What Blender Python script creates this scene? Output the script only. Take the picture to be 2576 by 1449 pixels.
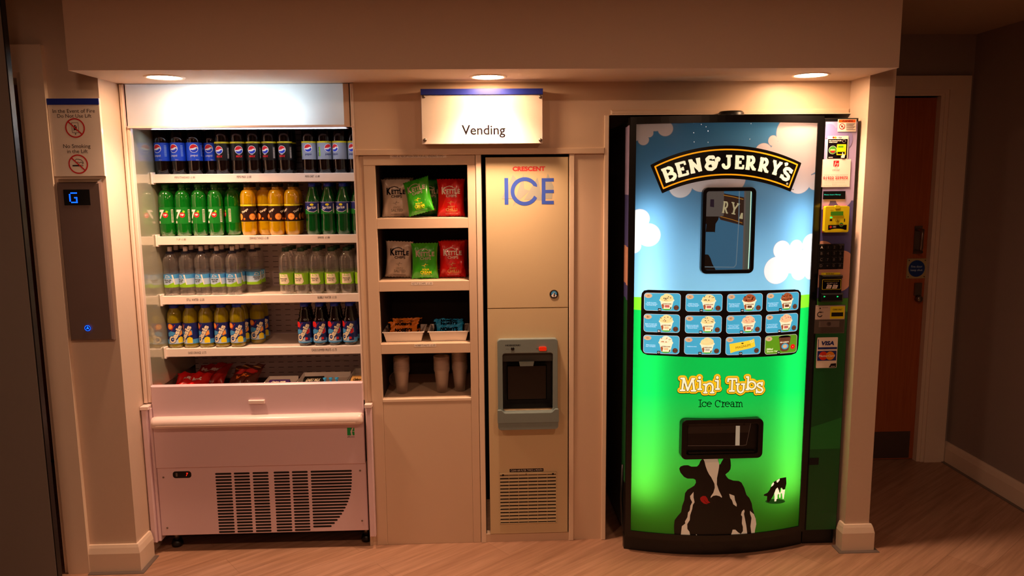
import bpy, bmesh, math, random
from mathutils import Vector, Matrix
from mathutils.geometry import tessellate_polygon
random.seed(7)
for o in list(bpy.data.objects): bpy.data.objects.remove(o, do_unlink=True)
SC = bpy.context.scene
COL = SC.collection

# ---------------------------------------------------------------- camera
F, CX, CY, H, D = 1893.6224, 1288.0, 724.5, 1.57, 3.1203
RM = Matrix(((0.99914575, -0.04035316, -0.00891044),
             (0.0144901, 0.14016728, 0.9900218),
             (-0.03870156, -0.98930519, 0.14063227)))      # world -> camera
RI = RM.transposed()
cd = bpy.data.cameras.new('camera'); cam = bpy.data.objects.new('camera', cd); COL.objects.link(cam)
cd.sensor_width = 36.0; cd.lens = F / 2576 * 36.0; cd.clip_start = 0.05; cd.clip_end = 60
cam.matrix_world = Matrix.Translation((0, -D, H)) @ RI.to_4x4()
SC.camera = cam
CC = Vector((0, -D, H))

# ---------------------------------------------------------------- world, exposure, room lights
w = bpy.data.worlds.new('world'); SC.world = w; w.use_nodes = True
w.node_tree.nodes['Background'].inputs[0].default_value = (0.9, 0.6, 0.42, 1)
w.node_tree.nodes['Background'].inputs[1].default_value = 0.02
vs = SC.view_settings
vs.view_transform = 'Standard'; vs.look = 'None'; vs.exposure = 0.0; vs.gamma = 1.0; vs.use_curve_mapping = False
WARM = (1.0, 0.56, 0.34)
def lamp(name, kind, loc, energy, color=WARM, rot=(0, 0, 0), **kw):
    l = bpy.data.lights.new(name, kind); l.energy = energy; l.color = color
    for k, v in kw.items(): setattr(l, k, v)
    o = bpy.data.objects.new(name, l); o.location = loc; o.rotation_euler = rot; COL.objects.link(o); return o
# recessed lamps of the lobby ceiling (z 2.3), in front of the bulkhead
lamp('lobby_ceiling_lamp', 'AREA', (-0.85, -1.9, 2.285), 11, shape='DISK', size=0.14)
lamp('lobby_ceiling_lamp', 'AREA', (0.80, -1.9, 2.285), 11, shape='DISK', size=0.14)
lamp('lobby_ceiling_lamp', 'AREA', (0.0, -4.2, 2.285), 11, shape='DISK', size=0.14)

# ---------------------------------------------------------------- pixel rays on world planes
def ray(px, py): return RI @ Vector((px - CX, -(py - CY), -F))
def at(px, py, y=0.0):
    r = ray(px, py); p = CC + r * ((y - CC.y) / r.y); return p.x, p.z
def surf_at(px, py, S):
    y = -0.12
    for _ in range(8):
        x, z = at(px, py, y); y = S(x)
    return x, z

# ---------------------------------------------------------------- materials
def lin(c):
    c = c / 255.0
    return c / 12.92 if c <= 0.04045 else ((c + 0.055) / 1.055) ** 2.4
def rgb(h):
    if isinstance(h, str): return tuple(lin(int(h[i:i + 2], 16)) for i in (0, 2, 4)) + (1,)
    return tuple(h[:3]) + (1,)
M = {}
class NT:
    def __init__(s, name):
        s.m = bpy.data.materials.new(name); s.m.use_nodes = True; s.t = s.m.node_tree
        s.t.nodes.clear(); s.out = s.t.nodes.new('ShaderNodeOutputMaterial')
    def n(s, typ, **kw):
        nd = s.t.nodes.new('ShaderNode' + typ)
        for k, v in kw.items():
            if k.startswith('i_'):
                key = k[2:]; key = int(key) if key.isdigit() else key.replace('_', ' ')
                s.put(nd.inputs[key], v)
            else: setattr(nd, k, v)
        return nd
    def put(s, inp, v):
        if isinstance(v, bpy.types.NodeSocket): s.t.links.new(v, inp)
        elif isinstance(v, bpy.types.Node): s.t.links.new(v.outputs[0], inp)
        else: inp.default_value = v
    def math(s, op, a, b=0.0, c=None, clamp=False):
        nd = s.t.nodes.new('ShaderNodeMath'); nd.operation = op; nd.use_clamp = clamp
        s.put(nd.inputs[0], a); s.put(nd.inputs[1], b)
        if c is not None: s.put(nd.inputs[2], c)
        return nd.outputs[0]
    def mixc(s, f, a, b):
        nd = s.t.nodes.new('ShaderNodeMix'); nd.data_type = 'RGBA'
        s.put(nd.inputs[0], f); s.put(nd.inputs[6], a); s.put(nd.inputs[7], b); return nd.outputs[2]
    def fin(s, sh): s.t.links.new(sh.outputs[0] if isinstance(sh, bpy.types.Node) else sh, s.out.inputs[0]); return s.m

def mat(name, col, rough=0.5, metal=0.0, em=0.0, var=0.0, scale=30.0, bump=0.0, coat=0.0, spec=0.5, emcol=None):
    b = NT(name); c = rgb(col)
    p = b.n('BsdfPrincipled', i_Roughness=rough, i_Metallic=metal)
    p.inputs['Specular IOR Level'].default_value = spec
    p.inputs['Coat Weight'].default_value = coat
    tc = b.n('TexCoord'); nz = b.n('TexNoise', i_Scale=scale, i_Detail=3.0)
    b.t.links.new(tc.outputs['Object'], nz.inputs['Vector'])
    dk = tuple(x * (1 - var) for x in c[:3]) + (1,)
    b.put(p.inputs['Base Color'], b.mixc(nz.outputs[0], dk, c))
    if bump:
        bp = b.n('Bump', i_Strength=bump, i_Distance=0.002); b.t.links.new(nz.outputs[0], bp.inputs['Height']); b.t.links.new(bp.outputs[0], p.inputs['Normal'])
    if em:
        p.inputs['Emission Color'].default_value = rgb(emcol or col); p.inputs['Emission Strength'].default_value = em
    M[name] = b.fin(p); return M[name]
def clear(name, tint, body, fac_body, rough=0.06, transl=0.5):
    """thin clear or tinted plastic with what is inside it"""
    b = NT(name)
    tr = b.n('BsdfTransparent', i_Color=rgb(tint))
    df = b.n('BsdfDiffuse', i_Color=rgb(body)); tl = b.n('BsdfTranslucent', i_Color=rgb(body))
    m0 = b.n('MixShader', i_0=transl); b.t.links.new(df.outputs[0], m0.inputs[1]); b.t.links.new(tl.outputs[0], m0.inputs[2])
    m1 = b.n('MixShader', i_0=fac_body); b.t.links.new(tr.outputs[0], m1.inputs[1]); b.t.links.new(m0.outputs[0], m1.inputs[2])
    gl = b.n('BsdfGlossy', i_Color=(1, 1, 1, 1), i_Roughness=rough)
    lw = b.n('LayerWeight', i_Blend=0.25)
    fr = b.math('MULTIPLY_ADD', lw.outputs['Facing'], 0.55, 0.05, clamp=True)
    m2 = b.n('MixShader', i_0=fr); b.t.links.new(m1.outputs[0], m2.inputs[1]); b.t.links.new(gl.outputs[0], m2.inputs[2])
    M[name] = b.fin(m2); return M[name]

mat('wall_paint', 'd9c3b0', 0.75, var=0.05, bump=0.05, scale=120)
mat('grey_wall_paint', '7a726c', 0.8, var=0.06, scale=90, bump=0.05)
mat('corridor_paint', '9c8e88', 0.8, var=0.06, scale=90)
mat('ceiling_paint', 'b8a48c', 0.85, var=0.03)
mat('gloss_trim', 'ecd9c6', 0.35, var=0.03)
mat('laminate', 'd8bea4', 0.38, var=0.02, scale=8)
mat('laminate_edge', 'e9d3bb', 0.35)
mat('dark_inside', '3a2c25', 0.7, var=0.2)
mat('black', '080808', 0.4)
mat('black_gloss', '060606', 0.28)
mat('black_matt', '050505', 0.8)
mat('enamel', 'e2c8d2', 0.3, var=0.02, scale=5)
mat('enamel_light', 'f0dcd8', 0.3)
mat('shelf_enamel', 'f3e4d8', 0.35)
mat('pvc', 'e6d2c4', 0.35)
mat('ice_enamel', 'd2bf98', 0.4, var=0.02, scale=5)
mat('dispenser_grey', '7c8c8a', 0.35, var=0.05)
mat('dispenser_dark', '3c3f3c', 0.4)
mat('smoke', '15130f', 0.12, coat=0.5)
mat('steel', '8d8278', 0.32, metal=0.9, var=0.1, scale=4)
mat('lift_steel', '84706a', 0.38, metal=0.35, var=0.1, scale=12)
mat('chrome', 'c8c0b8', 0.12, metal=1.0)
mat('white', 'f4ece4', 0.5)
mat('paper', 'f0e2d4', 0.6)
mat('ink', '2a2226', 0.8, spec=.05)
mat('dark_ink', '0c060c', 0.8, spec=.05)
mat('sign_blue', '1b2f9c', 0.4)
mat('sign_red', 'c81e24', 0.5)
mat('acrylic', 'efe2d6', 0.18, coat=0.4)
mat('wood_door', '8a3a1c', 0.45)
mat('grey_kick', '5a4a44', 0.4, metal=0.4)
mat('ice_blue', '3a5cc8', 0.5)
mat('ice_red', 'd8383a', 0.5)
mat('ice_pale', 'a8aba0', 0.5)
mat('led_red', 'ff2010', 0.4, em=2.5)
mat('led_blue', '0a50ff', 0.4, em=3.0)
mat('led_cyan', '20c8b8', 0.4, em=0.5)
mat('led_green', '20ff80', 0.4, em=1.2)
mat('lens', 'fff0dc', 0.5, em=110.0, emcol=(1.0, 0.60, 0.33))
mat('red_button', 'ff3a14', 0.35, em=0.12)
for nm, c in dict(cola_blue='1c4ed0', cola_black='0a0808', cola_silver='989eae', yellow='f4e020', globe_red='e01a24', globe_blue='1c3cc0',
                  label_green='0c7a20', lime='8fc820', brown_label='2a0e08', orange='f07a14', orange_light='ffb050', navy='16246e', sky='4aa0e0',
                  pale_blue='b8d4f0', strawberry='e02a20', cream='f4e8c8', bag_white='c8b4a4', bag_green='2a9a20', bag_dark_green='24561c', bag_red='d81414',
                  gold='d8a860', grey_ink='8a7c70', orange_pack='e07a1c', blue_pack='2aa0dc', choc_brown='4a1a10', choc_red='c01c14', choc_purple='3a1a5a',
                  card_red='e03018', card_orange='f09018', visa_blue='1a2a7a', reader_yellow='e8d810', lcd_green='4a9a1c', tan='d8b890', peach='cf9a84',
                  lavender='8f86bc', lilac='a89cc8', dusk='4a4a86', grass='3f8a2c', dark_grass='0e5a28', mid_grass='1c7a34', mech_grey='6e625c',
                  mech_dark='4c423c', hdr_orange='e8601c', fire_blue='123c8c', fire_rim='b8a878', green_logo='10a050').items():
    mat(nm, c, 0.38, var=0.03)
for nm, c in dict(foil_green='3ab41e', foil_dark_green='1e6a1a', foil_red='e01414', foil_white='cfbcac', foil_orange='e8821e', foil_blue='22a4e4',
                  foil_brown='5a2010', foil_wine='b81a14').items():
    mat(nm, c, 0.28, var=0.05, coat=0.3)
mat('cap_green', '0c5c20', 0.35); mat('cap_dark', '181010', 0.35); mat('cap_blue', '1030b0', 0.35); mat('cap_white', 'ecdcd4', 0.4)
mat('cap_navy', '121638', 0.35); mat('cap_bottle_green', '0c3a20', 0.35)
mat('cola', '140604', 0.08, coat=0.6)
clear('green_bottle', '1fc044', '12b02c', 0.55)
clear('tinted_bottle', '22b050', '0f9038', 0.45)
clear('orange_drink', 'ffd000', 'f0c400', 0.90)
clear('yellow_drink', 'd8c000', 'b8a808', 0.90)
clear('clear_bottle', 'fbf9f8', 'f0e8e4', 0.09)
clear('berry_drink', '300810', '1c0608', 0.85)
clear('frosted', 'ffffff', 'e0ccbc', 0.5, 0.4)
clear('glass', 'f6f8f6', 'ffffff', 0.0, 0.03)
# backlit things
for nm, c, e in (('lit_cream', 'f4ecc4', .8), ('lit_orange', 'f0a010', .75), ('lit_yellow', 'f8c818', .75), ('lit_card', '48b8e0', .62), ('lit_card_green', '6ab020', .5),
                 ('lit_white', 'ffffff', .75), ('lit_tan', 'e0b488', .7), ('lit_vanilla', 'f0e098', .75), ('lit_choc', 'b05c34', .6), ('lit_straw', 'f4c898', .7),
                 ('lit_pink', 'd8746c', .5), ('lit_brown', '7a4a34', .5), ('lit_grass', '50c040', .6), ('lit_gold', 'f8cc30', .85), ('lit_red', 'e81818', .7),
                 ('lit_rim', 'c8c0b0', .6), ('dim_white', 'cbb494', .28), ('dim_shadow', '0c6a20', .15), ('glow_edge', 'c8ffd8', 1.2)):
    mat(nm, c, 0.4, em=e * 1.1)

def floor_mat():
    b = NT('vinyl_floor'); tc = b.n('TexCoord')
    mp = b.n('Mapping'); b.t.links.new(tc.outputs['Object'], mp.inputs[0]); mp.inputs['Rotation'].default_value = (0, 0, math.radians(-38))
    m2 = b.n('Mapping'); b.t.links.new(mp.outputs[0], m2.inputs[0]); m2.inputs['Scale'].default_value = (1.2, 22, 1)
    n1 = b.n('TexNoise', i_Scale=2.0, i_Detail=6.0, i_Roughness=0.6); b.t.links.new(m2.outputs[0], n1.inputs['Vector'])
    m3 = b.n('Mapping'); b.t.links.new(mp.outputs[0], m3.inputs[0]); m3.inputs['Scale'].default_value = (2.0, 110, 1)
    n2 = b.n('TexNoise', i_Scale=2.0, i_Detail=3.0); b.t.links.new(m3.outputs[0], n2.inputs['Vector'])
    br = b.n('TexBrick'); b.t.links.new(mp.outputs[0], br.inputs['Vector'])
    br.inputs['Scale'].default_value = 1.0; br.inputs['Brick Width'].default_value = 0.92; br.inputs['Row Height'].default_value = 0.152
    br.inputs['Mortar Size'].default_value = 0.0006; br.inputs['Mortar Smooth'].default_value = 0.1
    br.inputs['Color1'].default_value = rgb('be957c'); br.inputs['Color2'].default_value = rgb('b48a70'); br.inputs['Mortar'].default_value = rgb('86664e')
    r1 = b.n('ValToRGB'); b.t.links.new(n1.outputs[0], r1.inputs[0])
    r1.color_ramp.elements[0].position = .32; r1.color_ramp.elements[0].color = (.70, .66, .62, 1); r1.color_ramp.elements[1].position = .65; r1.color_ramp.elements[1].color = (1.05, 1.05, 1.05, 1)
    mx = b.n('Mix', data_type='RGBA', blend_type='MULTIPLY'); mx.inputs[0].default_value = 1
    b.t.links.new(br.outputs[0], mx.inputs[6]); b.t.links.new(r1.outputs[0], mx.inputs[7])
    mx2 = b.n('Mix', data_type='RGBA', blend_type='MULTIPLY'); mx2.inputs[0].default_value = .25
    b.t.links.new(mx.outputs[2], mx2.inputs[6]); b.t.links.new(n2.outputs[0], mx2.inputs[7])
    p = b.n('BsdfPrincipled', i_Roughness=0.42); b.t.links.new(mx2.outputs[2], p.inputs['Base Color'])
    bp = b.n('Bump', i_Strength=.12, i_Distance=.002); b.t.links.new(n2.outputs[0], bp.inputs['Height']); b.t.links.new(bp.outputs[0], p.inputs['Normal'])
    M['vinyl_floor'] = b.fin(p)
floor_mat()
def wood_mat():
    b = NT('veneer'); tc = b.n('TexCoord'); mp = b.n('Mapping'); b.t.links.new(tc.outputs['Object'], mp.inputs[0]); mp.inputs['Scale'].default_value = (30, 30, 1.5)
    nz = b.n('TexNoise', i_Scale=3.0, i_Detail=5.0); b.t.links.new(mp.outputs[0], nz.inputs['Vector'])
    p = b.n('BsdfPrincipled', i_Roughness=.4); b.put(p.inputs['Base Color'], b.mixc(nz.outputs[0], rgb('96481f'), rgb('c06a34')))
    M['veneer'] = b.fin(p)
wood_mat()
def perf_mat():
    b = NT('slotted_steel'); tc = b.n('TexCoord'); sx = b.n('SeparateXYZ'); b.t.links.new(tc.outputs['Object'], sx.inputs[0])
    u = b.math('FRACT', b.math('DIVIDE', sx.outputs[0], 0.0455)); v = b.math('FRACT', b.math('DIVIDE', sx.outputs[2], 0.026))
    a = b.math('LESS_THAN', u, 0.55); c = b.math('LESS_THAN', v, 0.09); k = b.math('MULTIPLY', a, c)
    p = b.n('BsdfPrincipled', i_Roughness=.45); b.put(p.inputs['Base Color'], b.mixc(k, rgb('d8c4c4'), rgb('0a0808')))
    M['slotted_steel'] = b.fin(p)
perf_mat()
def sidepanel_mat():
    b = NT('fridge_side_glass')
    df = b.n('BsdfDiffuse', i_Color=rgb('aaa890')); gl = b.n('BsdfGlossy', i_Color=(.9, .95, .9, 1), i_Roughness=.12)
    ms = b.n('MixShader', i_0=.42); b.t.links.new(df.outputs[0], ms.inputs[1]); b.t.links.new(gl.outputs[0], ms.inputs[2]); M['fridge_side_glass'] = b.fin(ms)
sidepanel_mat()

# ---------------------------------------------------------------- flat art (polygons on a sheet) and mesh builder
_tc = {}
def text_geo(s, bold=0.0):
    k = (s, round(bold, 4))
    if k not in _tc:
        c = bpy.data.curves.new('t', 'FONT'); c.body = s; c.size = 1.0; c.resolution_u = 3; c.offset = bold; c.fill_mode = 'FRONT'
        o = bpy.data.objects.new('t', c); COL.objects.link(o); bpy.context.view_layer.update()
        dg = bpy.context.evaluated_depsgraph_get(); me = bpy.data.meshes.new_from_object(o.evaluated_get(dg))
        vs_ = [(v.co.x, v.co.y) for v in me.vertices]; fs_ = [tuple(p.vertices) for p in me.polygons]
        bpy.data.objects.remove(o, do_unlink=True); bpy.data.curves.remove(c); bpy.data.meshes.remove(me)
        x0 = min(v[0] for v in vs_); x1 = max(v[0] for v in vs_)
        y0 = min(v[1] for v in vs_); y1 = max(v[1] for v in vs_)
        _tc[k] = (vs_, fs_, x0, x1, y0, y1)
    return _tc[k]
def circ(cx, cy, r, n=20, ry=None, a0=0.0, a1=360.0):
    ry = ry or r; full = abs(a1 - a0) >= 360
    return [(cx + r * math.cos(math.radians(a0 + (a1 - a0) * i / (n if full else n - 1))), cy + ry * math.sin(math.radians(a0 + (a1 - a0) * i / (n if full else n - 1)))) for i in range(n)]
def rr(x0, x1, y0, y1, r, n=5):
    r = min(r, (x1 - x0) / 2, (y1 - y0) / 2); P = []
    for cx, cy, a in ((x1 - r, y1 - r, 0), (x0 + r, y1 - r, 90), (x0 + r, y0 + r, 180), (x1 - r, y0 + r, 270)):
        P += [(cx + r * math.cos(math.radians(a + 90 * i / n)), cy + r * math.sin(math.radians(a + 90 * i / n))) for i in range(n + 1)]
    return P
class Art:
    def __init__(s): s.items = []; s.l = 0
    def poly(s, pts, m): s.l += 1; s.items.append((list(pts), [tuple(range(len(pts)))], m, s.l)); return s
    def rect(s, x0, x1, y0, y1, m, r=0): return s.poly(rr(x0, x1, y0, y1, r) if r else [(x0, y0), (x1, y0), (x1, y1), (x0, y1)], m)
    def circle(s, cx, cy, r, m, ry=None, n=20): return s.poly(circ(cx, cy, r, n, ry), m)
    def text(s, t, cx, cy, w, m, h=None, bold=0.0, rot=0.0, shear=0.0, size=None):
        vs_, fs_, x0, x1, y0, y1 = text_geo(t, bold)
        if size: kx = ky = size
        else: kx = w / (x1 - x0); ky = (h / (y1 - y0)) if h else kx
        mx, my = (x0 + x1) / 2, (y0 + y1) / 2; c, q = math.cos(math.radians(rot)), math.sin(math.radians(rot)); P = []
        for x, y in vs_:
            x, y = (x - mx) * kx, (y - my) * ky; x += y * shear
            P.append((cx + x * c - y * q, cy + x * q + y * c))
        s.l += 1; s.items.append((P, fs_, m, s.l)); return s
    def stroke(s, pts, w, m, cap=True, tf=None):
        pts = [tf(*p) for p in pts] if tf else pts; s.l += 1; k = 0
        for (a, b) in zip(pts, pts[1:]):
            dx, dy = b[0] - a[0], b[1] - a[1]; L = math.hypot(dx, dy) or 1e-9; nx, ny = -dy / L * w / 2, dx / L * w / 2
            s.items.append(([(a[0] + nx, a[1] + ny), (a[0] - nx, a[1] - ny), (b[0] - nx, b[1] - ny), (b[0] + nx, b[1] + ny)], [(0, 1, 2, 3)], m, s.l + .02 * k)); k += 1
        for i, p in enumerate(pts):
            if cap or 0 < i < len(pts) - 1:
                s.items.append((circ(p[0], p[1], w / 2, 10), [tuple(range(10))], m, s.l + .02 * k)); k += 1
        s.l += int(.02 * k); return s

class G:
    def __init__(s): s.v = []; s.f = []; s.m = []; s.mats = []; s.smooth = []
    def mi(s, m):
        if m not in s.mats: s.mats.append(m)
        return s.mats.index(m)
    def add(s, vs_, fs_, m, sm=False):
        b = len(s.v); s.v += [tuple(v) for v in vs_]; i = s.mi(m)
        for f in fs_: s.f.append(tuple(b + k for k in f)); s.m.append(i); s.smooth.append(sm)
        return s
    def box(s, x0, x1, y0, y1, z0, z1, m):
        x0, x1 = sorted((x0, x1)); y0, y1 = sorted((y0, y1)); z0, z1 = sorted((z0, z1))
        return s.add([(x, y, z) for z in (z0, z1) for y in (y0, y1) for x in (x0, x1)],
                     [(0, 2, 3, 1), (4, 5, 7, 6), (0, 1, 5, 4), (2, 6, 7, 3), (0, 4, 6, 2), (1, 3, 7, 5)], m)
    def rbox(s, x0, x1, y0, y1, z0, z1, m, r=.003):
        """box with chamfered front edges"""
        P = [(x0, z0), (x1, z0), (x1, z1), (x0, z1)]; Q = [(x0 + r, z0 + r), (x1 - r, z0 + r), (x1 - r, z1 - r), (x0 + r, z1 - r)]
        vs_ = [(x, y1, z) for x, z in P] + [(x, y0 + r, z) for x, z in P] + [(x, y0, z) for x, z in Q]
        fs_ = [(3, 2, 1, 0), (8, 9, 10, 11)]
        for i in range(4):
            j = (i + 1) % 4; fs_ += [(i, j, 4 + j, 4 + i), (4 + i, 4 + j, 8 + j, 8 + i)]
        return s.add(vs_, fs_, m)
    def prism(s, pts, y0, y1, m, side=None):
        n = len(pts); s.add([(x, y0, z) for x, z in pts], [tuple(range(n))], m); s.add([(x, y1, z) for x, z in pts], [tuple(range(n))[::-1]], m)
        s.add([(x, y0, z) for x, z in pts] + [(x, y1, z) for x, z in pts], [(i, (i + 1) % n, n + (i + 1) % n, n + i) for i in range(n)], side or m)
        return s
    def ring(s, outer, inner, y0, y1, m):
        """frame between two outlines with as many points each"""
        n = len(outer); V = [(x, y0, z) for x, z in outer] + [(x, y0, z) for x, z in inner] + [(x, y1, z) for x, z in outer] + [(x, y1, z) for x, z in inner]
        Fc = []
        for i in range(n):
            j = (i + 1) % n
            Fc += [(i, j, n + j, n + i), (2 * n + i, 2 * n + j, j, i), (n + i, n + j, 3 * n + j, 3 * n + i), (3 * n + i, 3 * n + j, 2 * n + j, 2 * n + i)]
        return s.add(V, Fc, m)
    def lathe(s, prof, m, cx=0, cy=0, cz=0, n=20, wob=None, axis='z', cap=True):
        V = []
        for k, (r, z) in enumerate(prof):
            for i in range(n):
                a = 2 * math.pi * i / n; q = r * (1 + (wob(a, z) if wob else 0))
                p = (q * math.cos(a), q * math.sin(a), z)
                if axis == 'y': p = (p[0], -p[2], p[1])
                elif axis == 'x': p = (p[2], p[0], p[1])
                V.append((cx + p[0], cy + p[1], cz + p[2]))
        Fc = [(k * n + i, k * n + (i + 1) % n, (k + 1) * n + (i + 1) % n, (k + 1) * n + i) for k in range(len(prof) - 1) for i in range(n)]
        if cap and prof[0][0] > 1e-5: Fc.append(tuple(range(n))[::-1])
        if cap and prof[-1][0] > 1e-5: Fc.append(tuple((len(prof) - 1) * n + i for i in range(n)))
        return s.add(V, Fc, m, True)
    def tube(s, pts, r, m, n=8):
        V = []; Fc = []
        for k, p in enumerate(pts):
            p = Vector(p); d = (Vector(pts[min(k + 1, len(pts) - 1)]) - Vector(pts[max(k - 1, 0)])).normalized()
            u = d.orthogonal().normalized() if abs(d.z) > .9 else d.cross(Vector((0, 0, 1))).normalized(); v = d.cross(u)
            V += [tuple(p + (u * math.cos(2 * math.pi * i / n) + v * math.sin(2 * math.pi * i / n)) * r) for i in range(n)]
        for k in range(len(pts) - 1): Fc += [(k * n + i, k * n + (i + 1) % n, (k + 1) * n + (i + 1) % n, (k + 1) * n + i) for i in range(n)]
        Fc += [tuple(range(n))[::-1], tuple((len(pts) - 1) * n + i for i in range(n))]
        return s.add(V, Fc, m, True)
    def art(s, a, fn, step=None, stepv=None):
        """fn(u, v, layer) -> xyz; step cuts long faces so that they follow a curved sheet"""
        for pts, faces, m, l in a.items:
            if step:
                if len(faces) == 1 and len(pts) > 4:
                    faces = [tuple(t_) for t_ in tessellate_polygon([[Vector((p[0] * 1000, p[1] * 1000, 0)) for p in pts]])]
                bm = bmesh.new(); bv = [bm.verts.new((p[0], p[1], 0)) for p in pts]
                for f in faces:
                    try: bm.faces.new([bv[i] for i in f])
                    except ValueError: pass
                bmesh.ops.triangulate(bm, faces=[f for f in bm.faces if len(f.verts) > 4])
                for ax, st in ((0, step), (1, stepv)):
                    if not st: continue
                    lo = min(p[ax] for p in pts); hi = max(p[ax] for p in pts); k = math.floor(lo / st) + 1
                    while k * st < hi - 1e-7:
                        co = (k * st, 0, 0) if ax == 0 else (0, k * st, 0); no = (1, 0, 0) if ax == 0 else (0, 1, 0)
                        bmesh.ops.bisect_plane(bm, geom=bm.verts[:] + bm.edges[:] + bm.faces[:], plane_co=co, plane_no=no, dist=1e-7); k += 1
                bm.verts.index_update()
                s.add([fn(v.co.x, v.co.y, l) for v in bm.verts], [tuple(v.index for v in f.verts) for f in bm.faces], m); bm.free()
            else: s.add([fn(p[0], p[1], l) for p in pts], faces, m)
        return s
    def build(s, name, parent=None, label=None, bevel=0):
        org = Vector(parent.location) if parent else Vector((0, 0, 0))
        if parent and parent.parent: org = org + Vector(parent.parent.location)
        me = bpy.data.meshes.new(name); me.from_pydata([tuple(Vector(v) - org) for v in s.v], [], s.f)
        for m in s.mats: me.materials.append(M[m])
        me.polygons.foreach_set('material_index', s.m); me.polygons.foreach_set('use_smooth', s.smooth); me.update()
        o = bpy.data.objects.new(name, me); COL.objects.link(o)
        if parent: o.parent = parent
        if bevel:
            b = o.modifiers.new('bevel', 'BEVEL'); b.width = bevel; b.segments = 2; b.limit_method = 'ANGLE'
        if label: o['label'] = label
        return o
def flat(y, dl=.00005):
    return lambda u, v, l: (u, y - .00012 - dl * l, v)
def tag(o, label, cat, group=None, kind=None):
    o['label'] = label; o['category'] = cat
    if group: o['group'] = group
    if kind: o['kind'] = kind
    return o
def struct(g, name, label=None):
    o = g.build(name); o['kind'] = 'structure'
    if label: o['label'] = label
    return o
def thing(name, loc, label, cat, group=None):
    o = bpy.data.objects.new(name, None); o.location = loc; o.empty_display_size = .05; COL.objects.link(o); return tag(o, label, cat, group)
def box_on(g, y0, y1, tl, br, m, r=None):
    """front at plane y0; corners given by where they show in the photograph"""
    x0, z1 = at(*tl, y0); x1, z0 = at(*br, y0)
    (g.rbox(x0, x1, y0, y1, z0, z1, m, r) if r else g.box(x0, x1, y0, y1, z0, z1, m)); return x0, x1, z0, z1

# ================================================================ THE ROOM
XL, XR, XC, YW, ZS, YS, ZC = -1.4323, 1.5226, 1.6263, -0.1544, 1.9654, -0.3579, 2.30
YB, YD = 0.75, 0.815
struct(G().box(-4.2, 3.4, -5.6, 2.2, -.05, 0, 'vinyl_floor'), 'floor', 'pale wood plank vinyl floor laid diagonally')
struct(G().box(-4.2, 3.4, -5.6, 2.2, ZC, ZC + .05, 'ceiling_paint'), 'ceiling', 'plain ceiling')
# side walls, back wall of the lobby behind the viewer
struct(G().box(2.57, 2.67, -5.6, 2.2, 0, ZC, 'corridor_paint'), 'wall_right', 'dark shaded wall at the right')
struct(G().box(-4.2, 3.4, -5.6, -5.5, 0, ZC, 'corridor_paint'), 'wall_front')
struct(G().box(-4.2, -4.1, -5.6, 2.2, 0, ZC, 'corridor_paint'), 'wall_rear_left')
# block that holds the recess: left pier, right pier, rear
LW = -1.70
g = G().box(LW, XL, YW, YB, 0, ZC, 'wall_paint')
struct(g, 'wall_left_pier', 'wall pier between lift doorway and fridge')
g = G().box(XR, XC, YW, YB, 0, ZC, 'wall_paint'); struct(g, 'wall_right_pier', 'narrow wall pier right of the ice cream machine')
struct(G().box(LW, XC, YB, YD + .02, 0, ZC, 'wall_paint'), 'wall_back')
struct(G().box(XL, XR, YS, YB, ZS, ZC, 'wall_paint'), 'trim_1', 'dropped bulkhead over the vending recess')
# corridor end wall with door opening
dx0, dx1, dz1 = 1.62, 2.408, 1.99
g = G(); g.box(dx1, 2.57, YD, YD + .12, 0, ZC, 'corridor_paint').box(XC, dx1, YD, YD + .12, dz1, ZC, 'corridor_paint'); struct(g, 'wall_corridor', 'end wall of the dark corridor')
# doorway at left (lift lobby)
fx1 = -1.62; fx0 = -1.705
g = G(); g.box(-4.2, -2.75, YW, YW + .2, 0, ZC, 'wall_paint').box(-2.75, LW, YW, YW + .2, 1.99, ZC, 'wall_paint'); struct(g, 'wall_lift')
g = G(); g.box(fx0, fx1, YW - .02, YW, 0, 2.085, 'gloss_trim'); g.box(-2.8, fx0 - .0002, YW - .02, YW, 1.985, 2.085, 'gloss_trim')
g.box(fx0 - .018, fx0 - .001, YW - .01, YW + .2, 0, 1.985, 'gloss_trim').box(-2.75, fx0 - .018, YW - .01, YW + .2, 1.967, 1.985, 'gloss_trim')
struct(g, 'trim_2', 'cream architrave of the lift doorway')
g = G(); g.box(-3.6, -1.71, 1.12, 1.17, 0, 2.1, 'veneer'); g.box(-2.47, -2.455, 1.112, 1.12, 0, 2.0, 'black'); g.box(-3.6, -1.71, 1.105, 1.12, 0, .012, 'black')
o = struct(g, 'door_2', 'brown door deep inside the lift doorway')
struct(G().box(-4.2, LW, 1.17, 1.25, 0, ZC, 'corridor_paint'), 'wall_lift_back')
# near dark partition edge at far left
struct(G().box(-4.1, -1.541, -.53, -.50, 0, ZC, 'grey_wall_paint').box(-1.541, -1.537, -.527, -.503, 0, ZC, 'black'), 'wall_left', 'dark grey partition edge closest to the viewer')

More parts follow.
